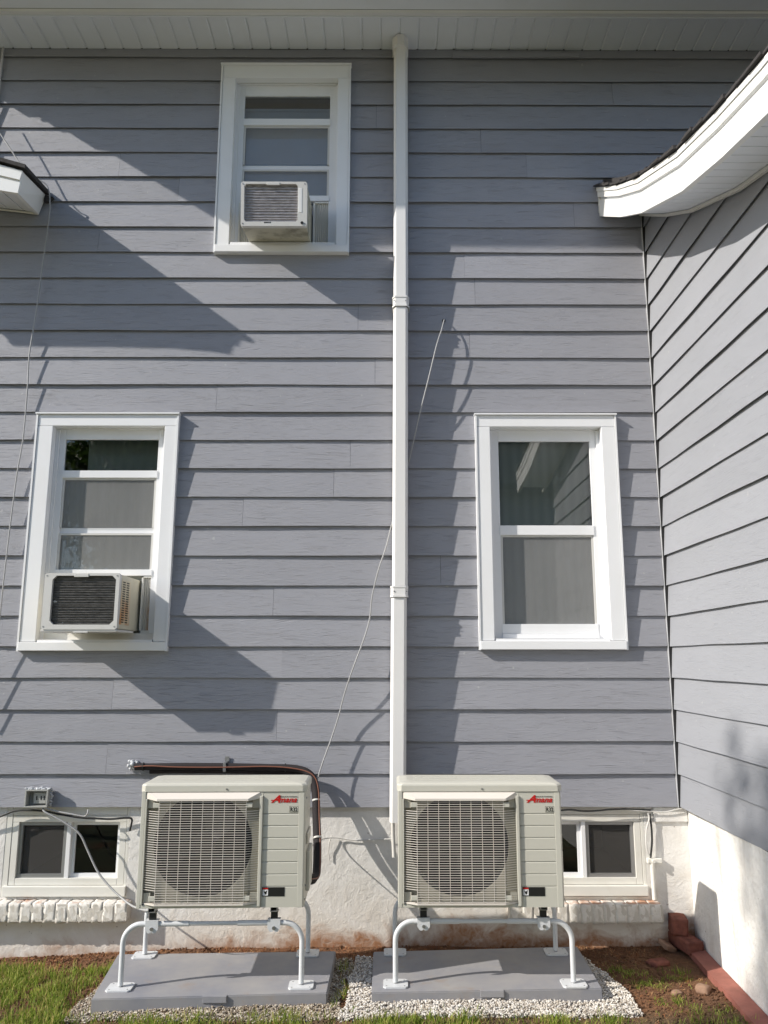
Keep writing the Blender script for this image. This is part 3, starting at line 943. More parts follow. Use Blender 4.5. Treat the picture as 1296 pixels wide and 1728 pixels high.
CW, CH, CD = .806, .585, .33
def make_condenser():
    c = empty('condenser', (.432, -.558, .409), 'right cream outdoor condenser on its stand beside the white line cover', 'condenser', 'outdoor condensers on stands')
    x0, x1, y0, y1 = -CW/2, CW/2, -CD/2, CD/2
    capz = CH-.040
    # rounded shell with open front-left
    gx0, gx1, gz0, gz1 = x0+.018, x0+.585, .020, .545   # fan bay
    sh = MB()
    r = .022
    sh.box(x0, x0+.014, y0+.004, y1, 0, capz, .003)
    sh.box(x1-.012, x1, y0+.010, y1, 0, capz, .003)
    sh.box(x0+.0145, x1-.0125, y1-.012, y1-.001, .002, capz-.002)
    sh.box(x0+.0145, x1-.0125, y0+.012, y1-.013, 0, .012)
    body = sh.build('casing', M['cream'], c)
    # fan panel with circular opening
    fcx, fcz, fr = (gx0+gx1)/2+.002, .285, .243
    n_ = 64
    mb = MB(); vs = []; fs = []
    X0, X1, Z0_, Z1_ = x0+.004, gx1+.012, 0.0, capz
    for i in range(n_):
        a = 2*math.pi*i/n_
        dx, dz = math.cos(a), math.sin(a)
        t = min((X1-fcx)/dx if dx > 1e-6 else ((X0-fcx)/dx if dx < -1e-6 else 9), (Z1_-fcz)/dz if dz > 1e-6 else ((Z0_-fcz)/dz if dz < -1e-6 else 9))
        vs += [(fcx+dx*fr, y0+.026, fcz+dz*fr), (fcx+dx*t, y0+.026, fcz+dz*t), (fcx+dx*(fr-.002), y0+.030, fcz+dz*(fr-.002))]
    for i in range(n_):
        a, b = i*3, ((i+1) % n_)*3
        fs += [(a, a+1, b+1, b), (a, b, b+2, a+2)]
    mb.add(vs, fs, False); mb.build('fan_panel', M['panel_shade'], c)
    vs = []; fs = []
    for i in range(n_):
        a = 2*math.pi*i/n_
        for yq in (.0302, .14): vs.append((fcx+math.cos(a)*(fr-.0025), y0+yq, fcz+math.sin(a)*(fr-.0025)))
    for i in range(n_):
        a, b = i*2, ((i+1) % n_)*2
        fs.append((a, b, b+1, a+1))
    MB().add(vs, fs, True).build('fan_shroud', M['coil'], c)
    fr_ = MB()
    fr_.box(x0, x0+.020, y0-.004, y0+.010, 0, capz, .003)
    fr_.box(x0+.0205, gx1+.010, y0-.002, y0+.010, 0, .016, .002)
    fr_.box(gx1-.004, gx1+.0115, y0-.0015, y0+.028, .017, capz-.001)
    fr_.box(x0+.0205, gx1-.005, y0-.0018, y0+.028, gz1-.004, capz-.001)
    fr_.build('front_frame', M['cream'], c)
    # coil behind the fan
    MB().box(x0+.03, gx1, y1-.06, y1-.02, .02, capz-.01).build('coil', M['coil'], c)
    # fan
    hub = MB().cyl((fcx, y0+.035, fcz), .055, .05, 'y', 24)
    fan = hub.build('fan', M['fanblade'], c)
    mb = MB()
    for b_ in range(3):
        vs = []; fs = []
        for i in range(9):
            rr = .05+.165*i/8
            for j in range(7):
                a = 2*math.pi*b_/3 + .3 + (j/6)*1.25*(1-.1*i/8) + .35*i/8
                vs.append((fcx+rr*math.cos(a), y0+.04+.05*(j/6), fcz+rr*math.sin(a)))
        for i in range(8):
            for j in range(6): fs.append((i*7+j, i*7+j+1, (i+1)*7+j+1, (i+1)*7+j))
        mb.add(vs, fs, True)
    mb.build('fan_blades', M['fanblade'], fan)
    # wire guard: wires run across, bending back at both sides
    G0, G1 = x0+.030, gx1-.006
    yb, yf_ = y0+.002, y0-.030
    bev = .062
    mb = MB()
    z = gz0+.012; zt = gz1-.040
    nw = 44
    for i in range(nw):
        zz = z + (zt-z)*i/(nw-1)
        inner = 5 > i or i > nw-6
        ya = yf_
        h = .0012
        if inner: pts = [(G0+bev, ya), (G1-bev, ya)]
        else: pts = [(G0, yb), (G0+bev, ya), (G1-bev, ya), (G1, yb)]
        vs = []
        for (px, py) in pts: vs += [(px, py, zz-h), (px, py, zz+h), (px, py+.0022, zz+h), (px, py+.0022, zz-h)]
        fs = [(0,1,2,3), tuple(len(vs)-4+q for q in (3,2,1,0))]
        for q in range(len(pts)-1):
            a = q*4; b = a+4
            for j in range(4):
                j2 = (j+1) % 4; fs.append((a+j, a+j2, b+j2, b+j))
        mb.add(vs, fs)
    for i in range(9):
        xx = G0+bev + (G1-G0-2*bev)*i/8
        mb.box(xx-.0014, xx+.0014, yf_+.0042, yf_+.0075, gz0+.006, gz1-.03)
    mb.build('wire_guard', M['guard'], c)
    # guard frame: hood on top, strip on the right, lip below
    hd = MB()
    zt2 = gz1-.004
    hd.add([(G0-.010, yb, zt2), (G1+.010, yb, zt2), (G1-bev+.01, yf_-.006, zt2-.030), (G0+bev-.01, yf_-.006, zt2-.030),
            (G0-.010, yb, zt2-.004-.028), (G1+.010, yb, zt2-.032), (G1-bev+.01, yf_-.006, zt2-.040), (G0+bev-.01, yf_-.006, zt2-.040)],
           [(0,1,2,3),(7,6,5,4),(3,2,6,7),(0,3,7,4),(2,1,5,6),(0,4,5,1)])
    hd.build('guard_hood', M['guard'], c)
    lp = MB()
    lp.add([(G0, yb, gz0), (G0+bev, yf_, gz0-.002), (G1-bev, yf_, gz0-.002), (G1, yb, gz0),
            (G0, yb, gz0+.006), (G0+bev, yf_, gz0+.005), (G1-bev, yf_, gz0+.005), (G1, yb, gz0+.006),
            (G0, yb+.004, gz0), (G1, yb+.004, gz0)],
           [(0,1,5,4),(1,2,6,5),(2,3,7,6),(0,8,1),(1,8,9,2),(2,9,3),(4,5,6,7)])
    lp.build('guard_lip', M['guard'], c)
    MB().box(G1+.001, G1+.017, y0-.012, y0+.006, gz0-.012, zt2-.02, .003).build('guard_post', M['cream'], c)
    MB().box(G0-.009, G0-.001, y0-.008, y0+.006, gz0-.002, zt2-.034, .002).build('guard_post', M['cream'], c)
    for (px, pz) in ((G0+.048, zt2-.062), (G1-.048, zt2-.062), (G0+.048, gz0+.028), (G1-.048, gz0+.028)):
        MB().box(px-.016, px+.016, yf_+.004, yf_+.016, pz-.010, pz+.012, .002).build('guard_clip', M['cream'], c)
    for (pa, pb, pz0, pz1) in ((G0+.001, G0+.034, zt2-.078, zt2-.036), (G1-.034, G1-.001, zt2-.078, zt2-.036), (G0+.001, G0+.034, gz0+.008, gz0+.05), (G1-.034, G1-.001, gz0+.008, gz0+.05)):
        MB().box(pa, pb, y0+.0045, y0+.007, pz0, pz1).build('mount_recess', M['cream_dark'], c)
    # right hand panel with ribs
    PX0, PX1 = gx1+.0125, x1-.006
    zs = [.098+.0563*i for i in range(7)]
    bounds = [0.0]+zs+[capz]
    for a, b in zip(bounds, bounds[1:]):
        pm = MB()
        pm.add([(PX0, y0-.0005, a+.0015), (PX1-.030, y0-.0005, a+.0015), (PX1-.030, y0-.0005, b-.0055), (PX0, y0-.0005, b-.0055),
                (PX0, y0+.0055, b), (PX1-.030, y0+.0055, b), (PX0, y0+.0055, a), (PX1-.030, y0+.0055, a)],
               [(0,1,2,3), (3,2,5,4), (6,7,1,0)])
        pm.build('louvre_panel', M['cream'], c)
    MB().box(PX1-.0295, PX1+.0, y0-.002, y0+.008, 0, capz, .003).build('front_edge', M['cream'], c)
    MB().box(PX0, PX1-.030, y0+.0056, y0+.010, 0, capz).build('panel_back', M['cream_dark'], c)
    MB().add([(PX1, y0-.001, 0), (PX1, y0-.001, capz), (x1-.001, y0+.010, capz), (x1-.001, y0+.010, 0)], [(0,1,2,3)]).build('corner_bevel', M['cream'], c)
    # top cap with bevelled corners
    def ring(ins, z, cut):
        a, b, e, f_ = x0-.006+ins, x1+.006-ins, y0-.006+ins, y1+.004-ins
        return [(a+cut, e, z), (b-cut, e, z), (b, e+cut*.9, z), (b, f_-cut, z), (b-cut, f_, z), (a+cut, f_, z), (a, f_-cut, z), (a, e+cut*.9, z)]
    rings = [ring(0, capz-.004, .022), ring(0, capz+.024, .022), ring(.004, capz+.031, .024), ring(.014, capz+.036, .03), ring(.05, capz+.040, .05)]
    vs = sum(rings, []); fs = [tuple(range(7, -1, -1))]
    for q in range(len(rings)-1):
        for j in range(8):
            j2 = (j+1) % 8; fs.append((q*8+j, q*8+j2, (q+1)*8+j2, (q+1)*8+j))
    fs.append(tuple(range(len(vs)-8, len(vs))))
    top = MB().add(vs, fs).build('top_cover', M['cream'], c)
    for q in range(3):
        yq = y0+.09+q*.075
        MB().box(x0+.08, x1-.10, yq, yq+.010, capz+.0395, capz+.0425, .001).build('top_rib', M['cream'], top)
    MB().cyl((.012, y0-.0095, capz+.008), .0045, .004, 'y', 10).build('screw', M['screw'], top)
    # right side: service cover, grip and valve guard
    MB().box(x1+.0005, x1+.010, y0+.06, y1-.06, .28, .33, .004).build('side_grip', M['cream_dark'], c)
    MB().box(x1+.0005, x1+.018, y0+.10, y1-.02, .05, .24, .006).build('valve_cover', M['cream'], c)
    for (yy_, zz_) in ((y0+.03, .505), (y0+.03, .03), (y0+.05, .09)):
        MB().cyl((x1+.0005, yy_, zz_), .005, .004, 'x', 8).build('screw', M['screw'], c)
    # print
    A = text_mesh('A', .05, .45, .0016); add_text('logo_letter', A, M['red'], c, (x0+.634, y0-.0022, .487), (.046, .036))
    B = text_mesh('mana', .05, .40, .0010); add_text('logo_text', B, M['red'], c, (x0+.671, y0-.0022, .4875), (.092, .0195))
    T = text_mesh('Heating & Air Conditioning', .02, .15, .0004); add_text('small_print', T, M['ink'], c, (x0+.676, y0-.0022, .5125), (.088, .0060))
    MB().box(x0+.634, x0+.676, y0-.0016, y0-.0012, .4965, .5005).build('logo_bar', M['red'], c)
    MB().box(x0+.726, x0+.770, y0-.0016, y0-.0008, .441, .469).build('refrigerant_label', M['ink'], c)
    MB().box(x0+.7275, x0+.7685, y0-.0021, y0-.0017, .4425, .4675).build('label_face', M['labelg'], c)
    r32 = text_mesh('R32', .05, 0, .0012); add_text('label_text', r32, M['ink'], c, (x0+.7305, y0-.0028, .4448), (.035, .0205))
    MB().box(x0+.602, x0+.712, y0-.0020, y0-.0010, .052, .094).build('warning_label', M['ink'], c)
    MB().box(x0+.606, x0+.632, y0-.0026, y0-.0021, .056, .083).build('pictogram_field', M['labelw'], c)
    MB().box(x0+.606, x0+.632, y0-.0026, y0-.0021, .0845, .091).build('red_field', M['red'], c)
    MB().prism([(x0+.609, .080), (x0+.618, .073), (x0+.628, .081), (x0+.624, .062), (x0+.619, .060), (x0+.614, .068)], y0-.0031, y0-.0027, 'y').build('pictogram', M['ink'], c)
    return c

cond = make_condenser()
cond.scale = (.98, .864, .972)
cond2 = copy_tree(cond)
cond2.location = (-.809, -.560, .409)
cond2.rotation_euler = (0, 0, R(1.2))
cond2['label'] = 'left cream outdoor condenser with black insulated pipes looping down its right side'

# stands
def arc(cx, cz, r, a0, a1, y, n_=9):
    return [(cx+r*math.cos(R(a0+(a1-a0)*i/n_)), y, cz+r*math.sin(R(a0+(a1-a0)*i/n_))) for i in range(n_+1)]
def make_stand():
    s = empty('condenser_stand', (.445, -.44, .056), 'white tubular stand on the right pad ringed with white chips', 'stand', 'tubular stands under the condensers')
    W, H, rb = .421, .277, .085
    for yy_, rr in ((-.205, .0125), (.205, .0125)):
        for sg in (-1, 1):
            pts = [(sg*W, yy_, .012)] + [(sg*W, yy_, H-rb)] + arc(sg*(W-rb), H-rb, rb, 0 if sg > 0 else 180, 90, yy_)[1:] + [(sg*.115, yy_, H)]
            MB().tube(pts, rr, 12).build('leg', M['stand'], s)
            fp = MB()
            q = .058
            poly = [(sg*W-q, yy_-q*.85+.012), (sg*W-q+.012, yy_-q*.85), (sg*W+q-.012, yy_-q*.85), (sg*W+q, yy_-q*.85+.012), (sg*W+q, yy_+q*.85-.012), (sg*W+q-.012, yy_+q*.85), (sg*W-q+.012, yy_+q*.85), (sg*W-q, yy_+q*.85-.012)]
            fp.prism(poly, 0.0, .007, 'z')
            foot = fp.build('foot_plate', M['stand'], s)
            for hx in (-.042, .042):
                for hy in (-.034, .034):
                    MB().cyl((sg*W+hx, yy_+hy, .0068), .0038, .0008, 'z', 8).build('bolt_hole', M['rail'], foot)
            MB().cyl((sg*W, yy_, .007), .010, .010, 'z', 10).build('bolt', M['screw'], foot)
        MB().tube([(-.116, yy_, H), (.116, yy_, H)], .0098, 12).build('cross_tube', M['stand'], s)
        for sg in (-1, 1):
            xx = sg*.287
            b = MB()
            yo = -.0165 if yy_ < 0 else .0135
            prof = [(xx-.030, H+.016), (xx+.030, H+.016), (xx+.030, H-.020), (xx+.018, H-.036), (xx+.006, H-.036), (xx, H-.030), (xx-.006, H-.036), (xx-.018, H-.036), (xx-.030, H-.020)]
            b.prism(prof, yy_+yo, yy_+yo+.003, 'y')
            b.box(xx-.030, xx+.030, yy_-.0165, yy_+.0165, H+.0161, H+.019)
            br = b.build('bracket', M['stand'], s)
            MB().cyl((xx, yy_+yo-.006, H-.018), .008, .006, 'y', 10).build('bolt', M['screw'], br)
            MB().box(xx-.016, xx+.016, yy_-.010, yy_+.010, H+.0195, H+.050, .002).build('rubber_foot', M['black'], br)
            MB().box(xx-.020, xx+.020, yy_-.013, yy_+.013, H+.0505, H+.058, .002).build('clamp_plate', M['screw'], br)
    for sg in (-1, 1):
        xx = sg*.287
        r_ = MB()
        r_.box(xx-.016, xx+.016, -.24, .215, H+.0582, H+.061); r_.box(xx-.016, xx-.0135, -.24, .215, H+.0611, H+.075); r_.box(xx+.0135, xx+.016, -.24, .215, H+.0611, H+.075)
        r_.build('support_rail', M['rail'], s)
    return s
stand = make_stand()
stand2 = copy_tree(stand)
stand2.location = (-.846, -.465, .056)
stand2.rotation_euler = (0, 0, R(1.6))
stand2['label'] = 'white tubular stand on the left pad ringed with brown gravel'

# pads
def make_pad(pts, label, z1=.055, z0=-.03):
    cx = sum(p[0] for p in pts)/4; cy = sum(p[1] for p in pts)/4
    o = empty('equipment_pad', (cx, cy, 0), label, 'equipment pad', 'grey composite pads under the condensers')
    bm = bmesh.new()
    vb = [bm.verts.new((a-cx, b-cy, z0)) for a, b in pts]; vt = [bm.verts.new((a-cx, b-cy, z1)) for a, b in pts]
    bm.faces.new(vt); bm.faces.new(vb[::-1])
    for i in range(4): bm.faces.new((vb[i], vb[(i+1) % 4], vt[(i+1) % 4], vt[i]))
    bmesh.ops.bevel(bm, geom=bm.edges[:], offset=.004, segments=2, affect='EDGES')
    MB().addbm(bm).build('slab', M['pad'], o)
    fx, fy = (pts[0][0]+pts[1][0])/2-cx+.02, (pts[0][1]+pts[1][1])/2-cy
    MB().box(fx-.055, fx+.055, fy-.006, fy+.03, z1-.028, z1+.0006, .002).build('front_tab', M['pad'], o)
    return o
make_pad([(-.087, -.735), (.990, -.690), (1.000, -.140), (-.090, -.215)], 'grey rectangular pad under the right condenser, edged by white chips')
make_pad([(-1.352, -.800), (-.292, -.735), (-.288, -.205), (-1.420, -.245)], 'grey rectangular pad under the left condenser, edged by brown gravel')

# ================================================================== WINDOW AIR CONDITIONERS
def rust_mat():
    m = mat('rusted_side', srgb(226, 214, 186), .5); n = N(m)
    xyz = n.sep()
    a = n.noise(n.pos, 14, 4)
    r1 = n.math('MULTIPLY', n.mr(a, .35, .65), n.mr(xyz[2], 1.98, 1.80, 0, 1))
    n.col(n.mix(n.math('MULTIPLY', r1, .95), srgb(210, 200, 174), srgb(190, 120, 50)))
    return m
M['rusty'] = rust_mat()
m = M['accordion'] = mat('accordion_panel', srgb(196, 192, 182), .5); n = N(m)
xyz = n.sep()
rm_ = n.math('MULTIPLY', n.mr(xyz[0], -1.47, -1.445), n.mr(xyz[2], 1.95, 1.85))
rm_ = n.math('MULTIPLY', rm_, n.mr(n.noise(n.pos, 12, 4), .3, .6))
rm_ = n.math('MULTIPLY', rm_, n.mr(xyz[2], 3, 2.9))
n.col(n.mix(rm_, srgb(196, 192, 182), srgb(176, 118, 60)))

def accordion(mb, x0, x1, y, z0, z1, pitch):
    n_ = int((x1-x0)/pitch); vs = []
    for i in range(n_*2+1):
        x = x0+(x1-x0)*i/(n_*2); yy_ = y + (.006 if i % 2 else 0)
        vs += [(x, yy_, z0), (x, yy_, z1)]
    mb.add(vs, [(2*i, 2*i+2, 2*i+3, 2*i+1) for i in range(n_*2)])

coil_mats = {}
for nm_, c1, c2 in (('coil_a', srgb(66, 64, 62), srgb(108, 106, 104)), ('coil_b', srgb(140, 136, 140), srgb(190, 187, 190))):
    m = mat(nm_, c1, .6, .2); n = N(m)
    a = n.noise(n.vec((30, 1, 240)), 1, 3); bb = n.noise(n.pos, 22, 4)
    c = n.mix(n.mr(a, .3, .7), c1, c2)
    n.col(n.mix(n.mr(bb, .70, .74), c, srgb(190, 190, 188)))
    coil_mats[nm_] = m

def make_window_ac(loc, w_, h_, d_, coil, label, side_vents, strip_right, nf, tilt, mg):
    o = empty('window_air_conditioner', loc, label, 'air conditioner')
    o.rotation_euler = (tilt, 0, 0)
    x0, x1, y0 = -w_/2, w_/2, -d_
    body = MB()
    body.box(x0+.004, x1-.004, y0+.030, .10, .004, h_-.004, .006)
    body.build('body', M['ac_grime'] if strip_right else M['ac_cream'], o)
    # front bezel with chamfered opening
    bl, br, bt, bb = mg
    ch = .022 if side_vents else .012
    ox = [(x0+bl+ch, bb), (x1-br-ch, bb), (x1-br, bb+ch), (x1-br, h_-bt-ch), (x1-br-ch, h_-bt), (x0+bl+ch, h_-bt), (x0+bl, h_-bt-ch), (x0+bl, bb+ch)]
    outer = [(x0+.01, 0), (x1-.01, 0), (x1, .01), (x1, h_-.01), (x1-.01, h_), (x0+.01, h_), (x0, h_-.01), (x0, .01)]
    vs = [(a, y0, b) for a, b in outer] + [(a, y0, b) for a, b in ox] + [(a, y0+.034, b) for a, b in outer] + [(a, y0+.022, b) for a, b in ox]
    fs = []
    for i in range(8):
        j = (i+1) % 8
        fs += [(i, j, 8+j, 8+i), (8+i, 8+j, 24+j, 24+i), (16+i, 16+j, j, i)]
    MB().add(vs, fs).build('bezel', M['ac_white'], o)
    MB().add([(x0+bl-.002, y0+.0215, bb-.002), (x1-br+.002, y0+.0215, bb-.002), (x1-br+.002, y0+.0215, h_-bt+.002), (x0+bl-.002, y0+.0215, h_-bt+.002)], [(0,1,2,3)]).build('coil', coil_mats[coil], o, recalc=False)
    for i in range(nf):
        zz = bb+.006+(h_-bt-bb-.012)*i/(nf-1)
        sag = .0015*math.sin(i*2.1)
        MB().box(x0+bl+.003, x1-br-.003, y0+.015, y0+.0205, zz-.0018+sag, zz+.0018+sag).build('fin', coil_mats[coil], o)
    MB().box(-.045, .035, y0-.003, y0+.006, h_-bt-.008, h_-.004, .002).build('top_tab', M['ac_white'], o)
    for (sx, sz) in ((x0+.012, .016), (x1-.014, h_-.014), (x0+.012, h_-.014), (x1-.014, .016)):
        MB().cyl((sx, y0-.002, sz), .004, .003, 'y', 8).build('screw', M['screw'], o)
    if side_vents:
        MB().box(x1-.0035, x1-.001, y0+.045, y0+.205, .03, h_-.03, .001).build('vent_panel', M['rusty'], o)
        vm = None
        for cx_ in (y0+.085, y0+.150):
            for i in range(18):
                zz = .044+(h_-.088)*i/17
                if vm is None:
                    b_ = MB().box(0, .0006, -.022, .022, -.0032, .0032).build('vent_slot', M['dark'], o); vm = b_.data
                    b_.location = (x1-.0008, cx_, zz)
                else: link('vent_slot', vm, o, (x1-.0008, cx_, zz))
        MB().box(x0-.003, x1+.002, y0+.004, -.03, -.012, .001, .003).build('base_pan', M['ac_white'], o)
        MB().box(-.03, .05, y0-.002, y0+.03, -.018, -.012, .002).build('drain_boss', M['ac_white'], o)
    if strip_right:
        MB().box(x1-.052, x1-.030, y0-.0015, y0+.002, .085, h_-.040, .002).build('spec_label', M['labelw'], o)
        MB().cyl((x1-.030, y0-.004, .020), .009, .008, 'y', 14).build('drain_plug', M['black'], o)
        for i, (a, wq) in enumerate(((-.060, .010), (-.048, .006), (-.040, .006), (-.032, .005), (-.025, .007))):
            MB().box(a, a+wq, y0-.0012, y0+.002, .0195, .0255).build('brand_mark', M['ink'], o)
    return o
ac1 = make_window_ac((-1.722, .005, 1.727), .418, .312, .318, 'coil_a', 'cream window air conditioner with dark coil and side vents in the lower left window', True, False, 20, 0, (.044, .020, .014, .027))
ac1['category'] = 'air conditioner'; ac1['group'] = 'window air conditioners'
ac2 = make_window_ac((-.722, .005, 4.222), .408, .280, .275, 'coil_b', 'shaded window air conditioner with grey coil and dented underside in the upper window', False, True, 14, R(7.5), (.020, .058, .014, .028))
ac2['group'] = 'window air conditioners'
# accordion panels and lower frames belong to the air conditioners
def acc(o, x0, x1, z0, z1, y=.050):
    lx, ly, lz = o.location
    mb = MB(); accordion(mb, x0-lx, x1-lx, y-ly, z0-lz, z1-lz, .012)
    mb.build('accordion_panel', M['accordion'], o, recalc=False).rotation_euler = (-o.rotation_euler.x, 0, 0)
    mb = MB(); mb.box(x0-lx-.008, x0-lx, y-.012-ly, y+.01-ly, z0-lz, z1-lz); mb.box(x0-lx, x1-lx, y-.006-ly, y+.01-ly, z0-lz-.018, z0-lz); mb.box(x0-lx, x1-lx, y-.006-ly, y+.01-ly, z1-lz, z1-lz+.010)
    mb.build('panel_frame', M['trim_old'], o).rotation_euler = (-o.rotation_euler.x, 0, 0)
for o_, a_, b_, c_, d_ in ((ac1, -2.074, -1.405, 1.678, 1.718), (ac2, -1.04, -.366, 4.218, 4.232)):
    lx, ly, lz = o_.location
    MB().box(a_-lx, b_-lx, .040-ly, .085-ly, c_-lz, d_-lz, .002).build('bottom_ledge', M['trim_old'], o_).rotation_euler = (-o_.rotation_euler.x, 0, 0)
acc(ac1, -1.492, -1.442, 1.735, 2.050)
acc(ac1, -2.030, -1.955, 1.735, 2.050)
acc(ac2, -.505, -.414, 4.245, 4.535)
acc(ac2, -.998, -.935, 4.245, 4.535)

# ================================================================== LINE SET, CABLES, BOX
ls = empty('insulated_line_set', (-1.44, -.05, .975), 'black foam insulated pipe run along the siding above the left condenser', 'pipes')
def rel(mb, o):
    l = o.location; mb.v = [(a-l[0], b-l[1], c-l[2]) for a, b, c in mb.v]; return mb
def cat(pts, n_=6):
    P = [Vector(p) for p in pts]; P = [P[0]*2-P[1]] + P + [P[-1]*2-P[-2]]
    out = []
    for i in range(1, len(P)-2):
        for j in range(n_):
            t = j/n_; a, b, c, d = P[i-1:i+3]
            out.append(.5*((2*b)+(-a+c)*t+(2*a-5*b+4*c-d)*t*t+(-a+3*b-3*c+d)*t*t*t))
    out.append(P[-2]); return out
mainp = [(-1.45, -.040, .966), (-1.36, -.046, .966), (-1.2, -.048, .969), (-.93, -.05, .968), (-.70, -.05, .963), (-.54, -.055, .958), (-.455, -.07, .930), (-.418, -.09, .86), (-.406, -.13, .72), (-.392, -.20, .59), (-.385, -.28, .50), (-.386, -.35, .462), (-.41, -.44, .475)]
rel(MB().tube(cat(mainp), .019, 12), ls).build('foam_pipe', M['foam'], ls)
mp2 = [(a-.012, b+.030, c-.026) for a, b, c in mainp[1:]]
rel(MB().tube(cat(mp2), .016, 10), ls).build('foam_pipe', M['foam'], ls)
cop = [(a, b-.022, c+.002+.006*math.sin(i*1.9)) if i < 6 else (a+.014, b-.018, c) for i, (a, b, c) in enumerate(mainp)]
rel(MB().tube(cat(cop), .0034, 8), ls).build('control_cable', M['copper'], ls)
sm_ = MB()
for _ in range(26):
    bm = bmesh.new(); bmesh.ops.create_icosphere(bm, subdivisions=1, radius=random.uniform(.007, .014))
    M_ = Matrix.Translation((-1.468+random.gauss(0, .012), -.022+random.gauss(0, .009), .976+random.gauss(0, .011))) @ Matrix.Rotation(random.uniform(0, 3), 4, Vector((1, 1, 0)).normalized())
    sm_.addbm(bm, M_, True)
rel(sm_, ls).build('sealant', M['silicone'], ls)
cl = MB(); cl.box(-.946, -.930, -.072, -.066, .945, .990, .001); cl.box(-.946, -.930, -.066, -.004, .988, .992); cl.box(-.950, -.926, -.005, -.001, .985, 1.018); cl.box(-.946, -.930, -.066, -.02, .940, .944)
rel(cl, ls).build('pipe_clamp', M['screw'], ls)
for t_ in ((-1.405, .967), (-.60, .962)):
    rel(MB().tube([(t_[0], -.048, t_[1]), (t_[0]+.006, -.048, t_[1])], .0225, 12), ls).build('cable_tie', M['black'], ls)
rel(MB().tube([(-.414, -.105, .80), (-.413, -.108, .792)], .0225, 12), ls).build('cable_tie', M['cable_white'], ls)
rel(MB().tube([(-.396, -.185, .620), (-.395, -.189, .612)], .0225, 12), ls).build('cable_tie', M['cable_white'], ls)

def cable(pts, r, m, name, label, cat_='cable', group=None, n_=6):
    o = MB().tube(cat(pts, n_), r, 8).build(name, M[m], None)
    tag(o, label, cat_, group); return o
cable([(.338, .006, 3.690), (.336, -.028, 3.676), (.318, -.058, 3.60), (.285, -.075, 3.49), (.235, -.080, 3.28), (.178, -.065, 3.05), (.120, -.012, 2.80), (.062, -.008, 2.57), (.004, -.014, 2.36), (-.030, -.040, 2.22), (-.072, -.055, 2.09),
       (-.110, -.05, 1.93), (-.122, -.050, 1.81), (-.150, -.060, 1.70), (-.210, -.075, 1.535), (-.250, -.070, 1.42), (-.275, -.060, 1.335), (-.300, -.05, 1.24), (-.335, -.05, 1.13), (-.385, -.060, .99), (-.412, -.072, .90)],
      .0042, 'cable_grey', 'grey_cable', 'grey cable hanging from a drilled hole and passing behind the white line cover')
tag(MB().cyl((.337, -.004, 3.688), .011, .006, 'y', 12).build('grommet', M['black']), 'black rubber grommet where the grey cable enters the siding', 'grommet')
cable([(-2.75, -.10, 5.22), (-2.65, -.10, 5.08), (-2.553, -.10, 4.94), (-2.47, -.10, 4.82), (-2.40, -.10, 4.717), (-2.33, -.10, 4.645), (-2.265, -.095, 4.605), (-2.222, -.085, 4.57), (-2.205, -.07, 4.49), (-2.210, -.05, 4.36), (-2.232, -.03, 4.07), (-2.246, -.025, 3.79), (-2.268, -.025, 3.45), (-2.263, -.022, 3.24), (-2.262, -.022, 2.90), (-2.280, -.022, 2.67), (-2.290, -.03, 2.31), (-2.290, -.045, 2.02), (-2.290, -.05, 1.82), (-2.300, -.04, 1.60), (-2.34, -.03, 1.2)],
      .0042, 'cable_grey', 'grey_cable', 'grey cable draped over the left rake end and down beside the lower left window')
cable([(-.44, -.20, .565), (-.40, -.06, .572), (-.36, -.01, .575), (-.298, .014, .572), (-.198, .018, .558), (-.10, .02, .562), (.003, .01, .566), (.02, .0, .57)],
      .0034, 'cable_white', 'white_cable', 'thin pale cable crossing the foundation between the two condensers')
cable([(-.33, .012, .585), (-.345, .012, .55), (-.350, .018, .50), (-.345, .02, .45)], .003, 'cable_white', 'white_cable', 'short pale cable tail hanging on the foundation right of the left condenser')
cable([(-1.962, -.035, .752), (-1.94, -.05, .725), (-1.872, -.050, .692), (-1.803, -.05, .655), (-1.733, -.05, .604), (-1.684, -.05, .52), (-1.621, -.06, .418), (-1.551, -.08, .351), (-1.46, -.12, .295), (-1.36, -.2, .27), (-1.22, -.38, .31), (-1.19, -.42, .40)],
      .0055, 'cable_grey', 'grey_conduit', 'grey flexible cable drooping from the outlet box across the left basement window')
cable([(-2.5, .0, .60), (-2.30, .0, .655), (-2.21, -.002, .690), (-2.12, .0, .722), (-1.98, -.004, .722), (-1.88, -.006, .705), (-1.76, -.006, .686), (-1.66, -.004, .680), (-1.58, -.002, .677), (-1.50, .004, .682), (-1.468, .008, .675), (-1.470, .01, .64), (-1.476, .012, .61)],
      .0055, 'cable_black', 'black_cable', 'black cable sagging along the top of the left basement window')
cable([(-1.96, -.03, .75), (-1.90, -.03, .728), (-1.80, -.04, .712), (-1.72, -.045, .700), (-1.70, -.05, .715), (-1.705, -.03, .733)], .004, 'cable_grey', 'grey_cable', 'short loop of grey cable right under the outlet box')
cable([(.86, -.004, .728), (.95, -.004, .722), (1.02, -.005, .726), (1.09, -.006, .719), (1.16, -.006, .720), (1.24, -.004, .726), (1.32, -.004, .729), (1.40, -.003, .726), (1.48, .0, .722)],
      .0050, 'cable_black', 'black_cable', 'black cable along the bottom of the siding above the right basement window')
cable([(1.30, -.002, .731), (1.40, -.004, .720), (1.48, .0, .716), (1.56, .002, .712), (1.62, .0, .724), (1.66, -.002, .733)], .0035, 'cable_white', 'white_cable', 'thin white cable running into the inside corner under the siding')
cable([(1.455, .004, .725), (1.47, .005, .68), (1.452, .004, .62), (1.445, .003, .55), (1.450, .006, .50), (1.468, .01, .462)], .0050, 'cable_white', 'white_cable', 'white painted cable beside the right basement window')
